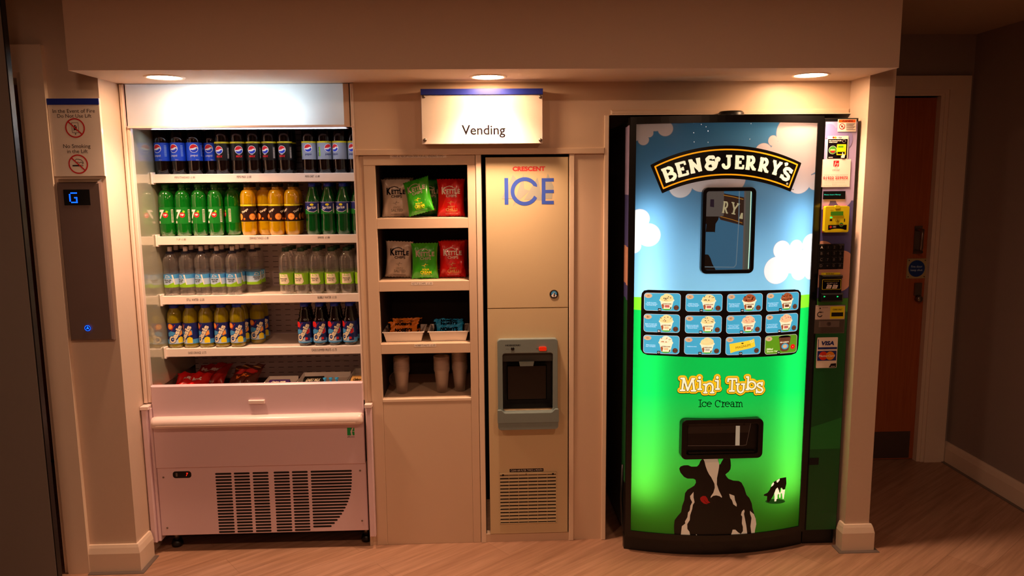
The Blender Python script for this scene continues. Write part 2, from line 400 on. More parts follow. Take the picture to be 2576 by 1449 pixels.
def skirting(path, name, lab, h=.115, t=.018):
    """path of (x, y) points along the wall face, room side on the left of travel"""
    g = G(); n = len(path); prof = [(0, h), (t * .45, h), (t * .7, h - .012), (t, h - .035), (t, 0.004), (0, 0.004)]
    offs = []
    for i, p in enumerate(path):
        ns = []
        for a, b in ((i - 1, i), (i, i + 1)):
            if 0 <= a and b < n:
                d = Vector((path[b][0] - path[a][0], path[b][1] - path[a][1])).normalized(); ns.append(Vector((d.y, -d.x)))
        m = sum(ns, Vector((0, 0))); m = m / len(ns); offs.append(m / max(m.length_squared, .3) if len(ns) == 2 else m)
    V = [(p[0] + o_.x * d, p[1] + o_.y * d, z) for p, o_ in zip(path, offs) for d, z in prof]; k = len(prof)
    g.add(V, [(i * k + j, i * k + (j + 1) % k, (i + 1) * k + (j + 1) % k, (i + 1) * k + j) for i in range(n - 1) for j in range(k)] + [tuple(range(k)), tuple((n - 1) * k + j for j in range(k))[::-1]], 'gloss_trim')
    o = struct(g, name, lab)
    g = G(); V = [(p[0] + o_.x * d, p[1] + o_.y * d, z) for p, o_ in zip(path, offs) for d, z in ((t, .0005), (t, .004), (t + .016, .003), (t + .018, .0005))]; k = 4
    g.add(V, [(i * k + j, i * k + (j + 1) % k, (i + 1) * k + (j + 1) % k, (i + 1) * k + j) for i in range(n - 1) for j in range(k)], 'mech_grey')
    q = g.build('edge_strip'); q.parent = o; return o
skirting([(fx1, YW), (XL, YW), (XL, -.042)], 'baseboard_left', 'cream skirting at the foot of the left pier')
skirting([(XR, -.118), (XR, YW), (XC, YW), (XC, YD)], 'baseboard_right', 'cream skirting wrapped around the right pier')
skirting([(2.57, YD), (2.57, -5.4)], 'baseboard_corridor', 'skirting along the dark right wall')

# ---- corridor door
xs0, zs1 = 2.0, 1.99
g = G().box(1.64, dx1 - .007, YD + .03, YD + .07, 0.004, dz1 - .006, 'veneer')
door = struct(g, 'door_1', 'reddish wood fire door in the dark corridor')
kx0, kz1 = at(2205, 1088, YD + .028); kx1, kz0 = at(2305, 1150, YD + .028)
G().box(1.66, dx1 - .03, YD + .0285, YD + .031, .01, .165, 'grey_kick').build('kick_plate', door)
hx, hz = at(2312, 602, YD); hx2, hz2 = at(2318, 632, YD)
g = G(); g.tube([(hx, YD + .03, hz + .05), (hx, YD - .03, hz + .05), (hx - .004, YD - .032, hz + .03), (hx - .004, YD - .032, hz - .05), (hx, YD - .03, hz - .065), (hx, YD + .03, hz - .065)], .009, 'steel')
g.box(hx - .012, hx + .03, YD + .024, YD + .03, hz - .08, hz + .07, 'steel'); g.build('door_handle', door)
lx, lz = at(2308, 725, YD + .03)
g = G().rbox(lx - .02, lx + .02, YD + .018, YD + .03, lz - .04, lz + .03, 'steel').lathe([(.018, 0), (.018, .02), (.012, .026)], 'steel', lx, YD + .02, lz - .055, 14, axis='y'); g.build('door_lock', door)
sx0, sz1 = at(2283, 652, YD + .026); sx1, sz0 = at(2329, 699, YD + .026)
a = Art(); mx, mz = (sx0 + sx1) / 2, (sz0 + sz1) / 2; hw = (sx1 - sx0) / 2
a.rect(-hw, hw, -hw, hw, 'fire_rim', .004); a.circle(0, 0, hw * .84, 'fire_blue', n=32)
a.text('Fire door', 0, hw * .2, hw * 1.15, 'pale_blue', bold=.01); a.text('keep shut', 0, -hw * .18, hw * 1.2, 'pale_blue', bold=.01)
for sx in (-1, 1):
    for sz in (-1, 1): a.circle(sx * hw * .82, sz * hw * .82, .003, 'ink', n=8)
g = G().rbox(sx0, sx1, YD + .027, YD + .0297, mz - hw, mz + hw, 'fire_rim', .001).art(a, lambda u, v, l: (mx + u, YD + .027 - .0002 * l, mz + v))
tag(g.build('fire_door_sign'), 'square sign with blue disc reading Fire door keep shut, on the corridor door', 'sign')
g = G(); ax0 = at(2368, 240, YD)[0]; ax1 = at(2433, 190, YD - .02)[0]
g.box(dx1 - .006, dx1 + .012, YD - .005, YD + .12, 0, dz1 + .012, 'gloss_trim').box(XC, dx1 - .006, YD - .005, YD + .12, dz1, dz1 + .012, 'gloss_trim')
g.box(dx1 + .012, dx1 + .03, YD - .012, YD, 0, dz1 + .03, 'gloss_trim')
g.box(dx1 + .03, dx1 + .14, YD - .022, YD, 0, dz1 + .1, 'gloss_trim').box(XC, dx1 + .03, YD - .022, YD, dz1 + .03, dz1 + .1, 'gloss_trim').box(XC, dx1 + .012, YD - .012, YD, dz1 + .012, dz1 + .03, 'gloss_trim')
struct(g, 'trim_3', 'frame of the corridor door')

# ================================================================ DOWNLIGHTS in the bulkhead
for i, (px, py, lab) in enumerate(((400, 189, 'round recessed downlight above the drinks fridge, leftmost of three'), (1228, 194, 'round recessed downlight above the Vending sign, middle of three'),
                                   (2054, 183, 'round recessed downlight above the ice cream machine, rightmost of three'))):
    r = ray(px, py); p = CC + r * ((ZS - CC.z) / r.z); x, y = p.x, (-.185 if i != 1 else -.165)
    t = thing('recessed_downlight', (x, y, ZS), lab, 'downlight', 'downlights in the bulkhead')
    G().lathe([(.058, -.0005), (.061, -.004), (.070, -.004), (.073, -.0005)], 'gloss_trim', x, y, ZS, 40, cap=False).build('trim_ring', t)
    G().lathe([(.0, -.003), (.057, -.003), (.057, -.0006), (0, -.0006)], 'lens', x, y, ZS, 40).build('lens', t)
    s = lamp('downlight_beam', 'SPOT', (0, 0, -.02), 62, (1.0, .57, .35), spot_size=math.radians(118), spot_blend=1.0, shadow_soft_size=.05); s.parent = t

# ================================================================ FITTED SURROUND
cabL = at(888, 210)[0]; cabR = at(1535, 700)[0]
hdrB = 1.832; railT, railB = 1.702, 1.678
g = G(); g.box(-.507, .507, .0, .018, railT, ZS, 'laminate'); g.box(.507, XR, 0, .018, hdrB, ZS, 'laminate')
g.box(.530, XR, -.012, .0, hdrB, hdrB + .004, 'laminate_edge'); g.rbox(.530, XR - .002, -.010, .02, hdrB, hdrB + .022, 'laminate', .006)
struct(g, 'trim_4', 'cream header board behind the Vending sign')
struct(G().rbox(-.507, .505, -.012, .3, railB, railT, 'laminate', .002), 'trim_5', 'thin horizontal rail under the header board')
g = G().box(-.507, -.4955, -.003, .02, 0, railB, 'laminate'); struct(g, 'trim_6', 'upright panel between fridge and snack shelves')
g = G().rbox(-.022, .0, -.006, .5, 0, railB, 'laminate_edge', .002); struct(g, 'trim_7', 'upright edge left of the ice dispenser')
g = G().rbox(.362, .383, -.006, .5, 0, railB, 'laminate_edge', .002).box(.383, .505, .003, .02, 0, railB, 'laminate'); struct(g, 'trim_8', 'plain filler panel right of the ice dispenser')
g = G().rbox(.505, .524, -.008, .5, 0, hdrB, 'laminate_edge', .002); struct(g, 'trim_9', 'upright edge left of the ice cream machine')
struct(G().box(.0, .362, .0, .04, 0, .036, 'laminate').box(0, .362, .45, .46, 0, railB, 'black_matt').box(.0, .003, .01, .45, .036, railB, 'black_matt').box(.359, .362, .01, .45, .036, railB, 'black_matt').box(0.003, .359, .01, .45, railB - .003, railB, 'black_matt'), 'trim_10', 'low plinth strip under the ice dispenser')

# ================================================================ SNACK SHELVES
t = thing('snack_shelf_unit', (-.245, 0, 0), 'tall cream laminate shelf unit holding crisps, nuts and plastic cups', 'shelf unit')
ox0, ox1, oz1, oz0 = -.4315, -.057, 1.638, .656
G().rbox(-.478, ox0, 0, .02, 0, 1.676, 'laminate', .0015).build('stile', t); G().rbox(ox1, -.024, 0, .02, 0, 1.676, 'laminate', .0015).build('stile', t)
G().box(-.495, -.4785, .003, .02, 0, 1.676, 'laminate').build('filler_strip', t)
G().rbox(-.478, -.024, -.002, .02, oz1, 1.677, 'laminate', .0015).build('top_rail', t)
G().rbox(ox0 + .0005, ox1 - .0005, .001, .02, 0, oz0 - .002, 'laminate', .001).build('lower_panel', t)
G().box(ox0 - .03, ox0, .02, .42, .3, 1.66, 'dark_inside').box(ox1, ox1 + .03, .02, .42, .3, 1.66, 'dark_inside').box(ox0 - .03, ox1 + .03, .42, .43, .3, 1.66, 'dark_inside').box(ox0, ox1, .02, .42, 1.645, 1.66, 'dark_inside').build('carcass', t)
for z in (1.422, 1.161, .895, oz0):
    g = G().box(ox0, ox1, .015, .419, z - .018, z, 'laminate')
    if z > .7: g.rbox(ox0, ox1, .0, .016, z - .042, z, 'laminate', .001)
    else: g.rbox(ox0, ox1, -.001, .016, z - .012, z, 'laminate_edge', .001)
    g.build('shelf', t)
def price(parent, text, px0, py0, px1, py1, y, nm='price_label', m='paper'):
    x0, z1 = at(px0, py0, y); x1, z0 = at(px1, py1, y); a = Art()
    if m: a.rect(x0, x1, z0, z1, m)
    a.text(text, (x0 + x1) / 2, (z0 + z1) / 2, (x1 - x0) * .92, 'ink', h=(z1 - z0) * (.62 if m else .9)); return G().art(a, flat(y - .0003)).build(nm, parent)
price(t, '\u2022 PAY AT RECEPTION DESK FOR ALL VENDING ITEMS \u2022', 981, 389, 1123, 396.5, -.002, 'notice_label')
price(t, 'KETTLE CHIPS  \u00a31.00', 1034, 710, 1089, 716.5, 0)
price(t, "NOBBY'S NUTS  \u00a31.00", 1042, 865.5, 1097, 872, 0)

# ================================================================ VENDING SIGN
sy = -.058
x0, z1 = at(1058, 224, sy); x1, z0 = at(1366, 361, sy)
t = thing('vending_sign', ((x0 + x1) / 2, sy, z0), 'white sign with blue top band reading Vending, on the header board', 'sign')
bz = z1 - .023
G().rbox(x0 + .003, x1 - .003, sy + .008, -.001, z0 + .003, z1 - .003, 'acrylic', .002).build('sign_box', t)
G().rbox(x0, x1, sy - .006, sy + .008, bz, z1, 'sign_blue', .001).build('blue_band', t)
a = Art().text('Vending', (x0 + x1) / 2 + .004, z0 + .049, .174, 'dark_ink', bold=.014); 
G().rbox(x0 + .001, x1 - .001, sy, sy + .008, z0, bz, 'acrylic', .0015).build('sign_face', t)
G().art(a, flat(sy)).build('lettering', t)
for px, py in ((1066, 243), (1359.5, 244), (1069, 352.5), (1359.5, 352.5)):
    sx, sz = at(px, py, sy); G().lathe([(.0, .006), (.0055, .006), (.0072, .003), (.0072, 0)], 'steel', sx, sy, sz, 14, axis='y').build('screw_cap', t)
# fix lathe direction (axis y grows towards the viewer)

# ================================================================ LIFT SIGN AND CALL PANEL
sy = YW - .012
tlx, tlz = at(117, 248, sy); trx, trz = at(248, 246, sy); brx, brz = at(265, 443, sy); blx, blz = at(134, 444, sy)
x0, x1 = max(fx1 + .001, (tlx + blx) / 2), (trx + brx) / 2; z1, z0 = (tlz + trz) / 2, (brz + blz) / 2
t = thing('lift_sign', ((x0 + x1) / 2, YW, z0), 'white lift safety sign with blue top band and two red prohibition symbols', 'sign')
G().rbox(x0, x1, sy, YW, z0, z1, 'acrylic', .0015).build('sign_face', t)
G().rbox(x0, x1, sy - .003, sy, z1 - .024, z1 - .001, 'sign_blue', .0008).build('blue_band', t)
cx = (x0 + x1) / 2; a = Art()
def line(a, s, px, py, w, m='ink', y=sy, **k):
    x, z = at(px, py, y); a.text(s, x, z, w, m, **k)
line(a, 'In the Event of Fire', 185.5, 279, .155); line(a, 'Do Not Use Lift', 187, 291.5, .125); line(a, 'No Smoking', 193.5, 369, .100); line(a, 'in the Lift', 195, 380.5, .076)
G().art(a, flat(sy)).build('lettering', t)
px1_, pz1_ = at(189, 322, sy); px2_, pz2_ = at(197, 413, sy)
for qx, qz, k in ((px1_, pz1_, 0), (px2_, pz2_, 1)):
    R_ = .0365; a = Art()
    if k == 0:
        a.rect(qx - .012, qx + .013, qz - .018, qz + .020, 'ink'); a.rect(qx - .0105, qx + .0115, qz - .0165, qz + .0185, 'acrylic'); a.rect(qx - .006, qx - .0045, qz - .012, qz + .008, 'ink'); a.rect(qx + .004, qx + .006, qz - .012, qz + .008, 'ink')
        a.circle(qx, qz + .008, .003, 'ink', n=10); a.rect(qx - .004, qx + .004, qz - .008, qz + .004, 'ink'); a.poly([(qx - .003, qz - .02), (qx + .003, qz - .02), (qx, qz - .026)], 'ink')
    else:
        a.rect(qx - .022, qx + .010, qz - .008, qz - .003, 'ink'); a.rect(qx + .012, qx + .014, qz - .008, qz - .003, 'ink'); a.rect(qx + .016, qx + .018, qz - .008, qz - .003, 'ink')
        a.stroke([(qx + .015, qz), (qx + .016, qz + .006), (qx + .010, qz + .008), (qx + .006, qz + .004), (qx, qz + .008), (qx - .008, qz + .007), (qx - .012, qz + .012), (qx - .006, qz + .019), (qx + .004, qz + .018), (qx + .012, qz + .016), (qx + .018, qz + .010), (qx + .02, qz + .002)], .0018, 'ink')
    ring = circ(qx, qz, R_, 36); ri = circ(qx, qz, R_ - .005, 36)
    for i in range(36):
        j = (i + 1) % 36; a.items.append(([ring[i], ring[j], ri[j], ri[i]], [(0, 1, 2, 3)], 'sign_red', a.l + 1))
    a.l += 1; q = (R_ - .003) * .7071; a.stroke([(qx - q, qz + q), (qx + q, qz - q)], .005, 'sign_red', cap=False)
    G().art(a, flat(sy)).build('prohibition_symbol', t, ('crossed-out lift symbol', 'crossed-out cigarette symbol')[k])
cy_ = YW - .02
tlx, tlz = at(138, 458, cy_); brx, brz = at(285, 856, cy_); trx, _ = at(252, 458, cy_); blx, _ = at(178, 858, cy_)
x0, x1, z0, z1 = (tlx + blx) / 2, (trx + brx) / 2, brz, tlz
t = thing('lift_call_panel', ((x0 + x1) / 2, YW, z0), 'tall brushed steel lift call panel with blue G display and lit button', 'control panel')
G().rbox(x0, x1, cy_, YW, z0, z1, 'lift_steel', .006).build('plate', t)
G().add([(x0 + .001, YW, z1 + .012), (x1 - .001, YW, z1 + .012), (x1 - .012, cy_ - .002, z1 - .001), (x0 + .012, cy_ - .002, z1 - .001), (x0 + .001, YW, z1 - .002), (x1 - .001, YW, z1 - .002)], [(0, 3, 2, 1), (0, 4, 3), (1, 2, 5), (3, 4, 5, 2)], 'chrome').build('top_bevel', t, 'shiny sloped top edge')
dxa, dza = at(159, 477, cy_); dxb, dzb = at(228, 516, cy_)
G().box(dxa, dxb, cy_ - .001, cy_ + .001, dzb, dza, 'black_gloss').build('display_window', t)
a = Art(); ux, uz = at(185, 499, cy_); dd = .0062
for r_, row in enumerate(('.####', '#....', '#....', '#..##', '#...#', '#...#', '.####')):
    for c_, ch in enumerate(row):
        if ch == '#': a.rect(ux + (c_ - 2.5) * dd, ux + (c_ - 1.6) * dd, uz + (3.0 - r_) * dd * .95, uz + (3.8 - r_) * dd * .95, 'led_blue')
        a.l = 1
G().art(a, flat(cy_ - .001)).build('floor_letter', t, 'glowing blue letter G')
bx, bz_ = at(222, 825, cy_); g = G().lathe([(0, .004), (.0105, .004), (.0105, 0)], 'black_gloss', bx, cy_, bz_, 24, axis='y')
a = Art(); R0 = circ(0, 0, .0115, 28); R1 = circ(0, 0, .0095, 28)
for i in range(28): a.items.append(([R0[i], R0[(i + 1) % 28], R1[(i + 1) % 28], R1[i]], [(0, 1, 2, 3)], 'led_blue', 1))
a.poly([(-.006, -.005), (-.002, -.0035), (.002, -.0035), (.006, -.005), (.0012, .007), (-.0012, .007)], 'led_blue')
g.art(a, lambda u, v, l: (bx + u, cy_ - .0045 - .0002 * l, bz_ + v)); g.build('call_button', t, 'round button with glowing blue arrow')

# ================================================================ DRINKS FRIDGE
FL, FR, FB = -1.405, -.500, -.513
shz = [1.612, 1.347, 1.087, .853]
fr = thing('display_fridge', (-.96, .2, 0), 'tall white open-front drinks fridge with lit blank canopy and slotted base grille', 'fridge')
def fb(name, label=None, parent=None): pass
G().box(FL - .006, FL, .03, .52, .70, 1.88, 'fridge_side_glass').build('side_panel', fr, 'translucent grey side panel')
G().box(FR, FR + .006, .03, .52, .70, 1.88, 'fridge_side_glass').build('side_panel', fr)
G().box(FL, FR, .52, .53, .60, 1.88, 'slotted_steel').build('back_panel', fr, 'white steel back with rows of dark slots')
G().box(FL, FR, .02, .52, .60, .612, 'enamel').build('well_floor', fr)
G().box(FL - .006, FR + .006, .112, .53, 1.881, 1.89, 'black_matt').build('top_lining', fr)
# posts
G().rbox(-1.4285, -1.4145, -.002, .05, .66, ZS - .002, 'pvc', .003).rbox(-1.414, -1.399, .006, .028, .66, ZS - .002, 'pvc', .003).build('post', fr)
G().rbox(-.518, -.5075, -.002, .028, .655, 1.79, 'pvc', .003).rbox(-.521, -.5075, -.002, .028, 1.79, ZS - .002, 'pvc', .003).build('post', fr)
g = G().rbox(-1.4285, -1.405, -.035, .05, .055, .642, 'enamel', .004).rbox(-1.405, -1.393, -.022, .05, .055, .642, 'enamel', .004).box(-1.4295, -1.396, -.039, .05, .642, .655, 'enamel_light'); g.build('lower_post', fr)
g = G().rbox(-.501, -.477, -.035, -.008, .055, .632, 'enamel', .004).box(-.504, -.474, -.039, -.008, .632, .645, 'enamel_light'); g.build('lower_post', fr)
# canopy: hollow light box with a tube behind a translucent front
cz0, cz1 = at(600, 318, 0)[1], ZS - .003
cx0, cx1 = at(316, 260, 0)[0], at(864, 260, 0)[0]
b = NT('canopy_front'); df = b.n('BsdfDiffuse', i_Color=rgb('f4f0ee')); tl = b.n('BsdfTranslucent', i_Color=rgb('f4f8ff')); gl = b.n('BsdfGlossy', i_Roughness=.2)
m0 = b.n('MixShader', i_0=.5); b.t.links.new(df.outputs[0], m0.inputs[1]); b.t.links.new(tl.outputs[0], m0.inputs[2])
m1 = b.n('MixShader', i_0=.05); b.t.links.new(m0.outputs[0], m1.inputs[1]); b.t.links.new(gl.outputs[0], m1.inputs[2]); M['canopy_front'] = b.fin(m1)
cn = G().box(cx0 - .02, cx1 + .02, .10, .11, cz0, cz1, 'mech_grey').box(cx0 - .02, cx0, .006, .11, cz0, cz1, 'enamel').box(cx1, cx1 + .022, .002, .11, cz0 - .004, cz1, 'laminate').box(cx0 - .02, cx1 + .03, .01, .11, cz0 - .004, cz0, 'enamel').box(cx0 - .02, cx1 + .02, .01, .11, cz1, cz1 + .002, 'mech_grey').box(cx0, cx1, -.002, .006, cz0 - .004, cz0 + .004, 'enamel_light').build('canopy', fr)
cf = G().add([(cx0, .004, cz0), (cx1, .004, cz0), (cx1, .004, cz1), (cx0, .004, cz1)], [(0, 1, 2, 3)], 'canopy_front').build('canopy_front', fr, 'glowing cool white blank panel')
l = lamp('canopy_tube', 'AREA', (-.0, .088 - .2, cz0 + .055), 90, (.55, .88, 1.0), rot=(math.radians(90), 0, 0), shape='RECTANGLE', size=.46, size_y=.03); l.parent = fr
l = lamp('fridge_tube', 'AREA', (0, -.085, 1.79), 1.1, (.72, .84, 1.0), rot=(math.radians(-15), 0, 0), shape='RECTANGLE', size=.8, size_y=.02); l.parent = fr
labs = [[('PEPSI STANDARD  \u00a31.80', 437, 444, 493, 449), ('PEPSI MAX  \u00a31.80', 594, 442, 634, 448), ('PEPSI DIET  \u00a31.80', 766, 441, 806, 446)],
        [('7 UP  \u00a31.80', 443, 600, 469, 605), ('ORANGE TANGO  \u00a31.80', 625, 596, 678, 602), ('SPRITE  \u00a31.80', 798, 595, 831, 600)],
        [('STILL WATER  \u00a31.50', 467, 751, 516, 757), ('BUBBLY WATER  \u00a31.50', 797, 745, 849, 751)],
        [('OASIS ORANGE  \u00a31.75', 471, 884.5, 521, 890), ('OASIS SUMMER FRUITS  \u00a31.75', 781, 877, 850, 883)]]
for z, lb in zip(shz, labs):
    g = G().box(FL + .002, FR - .002, .19, .50, z - .012, z - .004, 'shelf_enamel').rbox(FL + .002, FR - .002, .178, .19, z - .037, z, 'shelf_enamel', .0015)
    g.rbox(FL + .001, FL + .010, .168, .20, z - .043, z + .008, 'shelf_enamel', .003).rbox(FR - .010, FR - .001, .168, .20, z - .043, z + .008, 'shelf_enamel', .003)
    sh = g.build('shelf', fr)
    for tx, a0, b0, a1, b1 in lb:
        q = price(fr, tx, a0, b0, a1, b1, .178, 'price_lettering', None); q.parent = sh; 
# drawer front, bumper, panels
dz1 = .736; bt, bb = at(600, 1047, -.03)[1], at(600, 1077, -.05)[1]
G().rbox(FL + .013, FB, -.012, .012, bt - .01, dz1, 'enamel', .004).build('drawer_front', fr)
x0, z1_ = at(626, 1006, -.012); x1, z0_ = at(667, 1014, -.012); G().rbox(x0, x1, -.022, -.012, z0_, z1_, 'enamel_light', .002).build('drawer_handle', fr)
g = G(); zc = (bt + bb) / 2; hh = (bt - bb) / 2; pf = [(-.012, hh), (-.03, hh * .98), (-.046, hh * .7), (-.052, .1 * hh), (-.050, -.5 * hh), (-.044, -.9 * hh), (-.012, -hh)]
xs_ = [(FL + .012, .5), (FL + .018, .85), (FL + .032, 1), (FB - .022, 1), (FB - .006, .85), (FB + .001, .5)]
g.add([(x, -.012 + (y + .012) * s_, zc + z * (.6 + .4 * s_)) for x, s_ in xs_ for y, z in pf], [(i * 7 + j, (i + 1) * 7 + j, (i + 1) * 7 + j + 1, i * 7 + j + 1) for i in range(5) for j in range(6)] + [tuple(range(7)), tuple(range(35, 42))[::-1]], 'enamel_light', True)
g.box(FL + .04, FB - .03, -.0522, -.050, zc - .0095, zc - .0085, 'pvc'); g.build('bumper', fr)
lz0 = at(600, 1173, -.015)[1]; gz0 = .076
lp = G().rbox(FL + .013, FB, -.018, .012, lz0, bt - .01, 'enamel', .002).build('lower_panel', fr)
x0, z1_ = at(873, 1076, -.018); x1, z0_ = at(892, 1095, -.018); a = Art().rect(x0, x1, z0_, z1_, 'green_logo')
wx = (x1 - x0); a.poly([(x0 + wx * .55, z0_), (x0 + wx * .45, (z0_ + z1_) / 2), (x0 + wx * .72, z1_), (x0 + wx * .9, z1_), (x0 + wx * .65, (z0_ + z1_) / 2), (x0 + wx * .75, z0_)], 'enamel')
a.rect(x0 + wx * .6, x1, (z0_ + z1_) / 2 - .001, (z0_ + z1_) / 2 + .001, 'enamel'); a.text('efficient', (x0 + x1) / 2, z0_ - .006, wx, 'ink')
G().art(a, flat(-.018)).build('green_emblem', fr)
gp = G().rbox(FL + .013, FB + .002, -.012, .012, gz0, lz0 + .001, 'enamel', .002).build('grille_panel', fr)
g = G(); a = Art(); rows = 20
cols = [((541, 1191), (582, 1191)), ((588, 1190), (628, 1190)), ((635, 1188), (675, 1188)), ((688, 1186), (728, 1186)), ((734, 1185), (774, 1185)), ((781, 1183), (885, 1181))]
zt = at(561, 1192, -.012)[1]; zb = at(570, 1338, -.012)[1]; pitch = (zt - zb) / 19.0
ends = [885, 885, 885, 884.5, 884, 883, 882, 880.5, 878.5, 876, 873, 869.5, 865.5, 861, 856, 850.5, 844, 836.5, 828, 0]
for ci, (p0, p1) in enumerate(cols):
    x0, x1 = at(*p0, -.012)[0], at(*p1, -.012)[0]; x0 += .004 * 0; 
    for r_ in range(rows):
        z = zt - pitch * r_ ; xe = x1
        if ci == 5:
            if r_ == 19: continue
            xe = at(ends[r_] - (0), 1183, -.012)[0] if r_ else x1
        a.rect(x0, xe, z - .0043, z + .0043, 'black_matt', .0042); a.l = 0
g.art(a, flat(-.012)).build('vent_slots', gp.parent)
x0, z1_ = at(434, 1186, -.012); x1, z0_ = at(482, 1202, -.012); a = Art().rect(x0, x1, z0_, z1_, 'black_gloss', .012)
a.text('7', x0 + (x1 - x0) * .76, (z0_ + z1_) / 2, .007, 'led_red', h=.014, shear=.2, bold=.01); a.rect(x0 + .012, x0 + .02, z0_ + .007, z1_ - .007, 'mech_grey', .002)
G().art(a, flat(-.012)).build('control_window', fr)
for px, py in ((411, 1201), (421, 1328), (906, 1184), (911, 1310)):
    sx, sz = at(px, py, -.012); G().lathe([(0, .003), (.003, .0028), (.0042, .001), (.0042, 0)], 'steel', sx, -.012, sz, 10, axis='y').build('screw', fr)
G().box(FL + .01, FR - .010, .03, .5, .08, .598, 'black_matt').build('machine_compartment', fr)
for x in (FL + .05, FR - .03):
    G().lathe([(.012, .03), (.012, .075)], 'steel', x, .05, 0, 12).lathe([(.0, 0), (.022, 0), (.024, .012), (.018, .03), (0, .03)], 'black', x, .05, 0, 16).build('foot', fr)
    G().lathe([(.0, 0), (.022, 0), (.024, .012), (.018, .03), (.012, .031), (.012, .075)], 'black', x, .45, 0, 16).build('foot', fr)

# ================================================================ BOTTLES
def petal(depth=.12, top=.035):
    return lambda a, z: -depth * max(0, 1 - z / top) * (.5 - .5 * math.cos(5 * a))
def wrap(r): return lambda u, v, l: ((r + .00003 * l) * math.sin(u / r), -(r + .00003 * l) * math.cos(u / r), v)
def globe(a, x, z, r):
    a.circle(x, z, r * 1.12, 'white', n=24)
    top = circ(x, z, r, 14, a0=15, a1=185); a.poly(top + [(x - r * .6, z - r * .02), (x - r * .1, z + r * .05), (x + r * .5, z + r * .35)], 'globe_red')
    bot = circ(x, z, r, 14, a0=200, a1=345); a.poly(bot + [(x + r * .75, z + r * .12), (x + r * .35, z - r * .25), (x - r * .2, z - r * .42), (x - r * .6, z - r * .38)], 'globe_blue')
def prof_soda(H_, r, waist=0.0, sh0=.155, neck=.0135):
    P = [(r * .62, 0), (r * .9, .006), (r, .022), (r, .05), (r - waist, .065), (r - waist, .12), (r, .135), (r, sh0)]
    for i in range(1, 9):
        q = i / 8; P.append((neck + (r - neck) * (math.cos(q * math.pi / 2) ** .9), sh0 + (H_ - .028 - sh0) * math.sin(q * math.pi / 2 * .98)))
    return P + [(neck, H_ - .022), (neck, H_ - .006)]
BK = {}
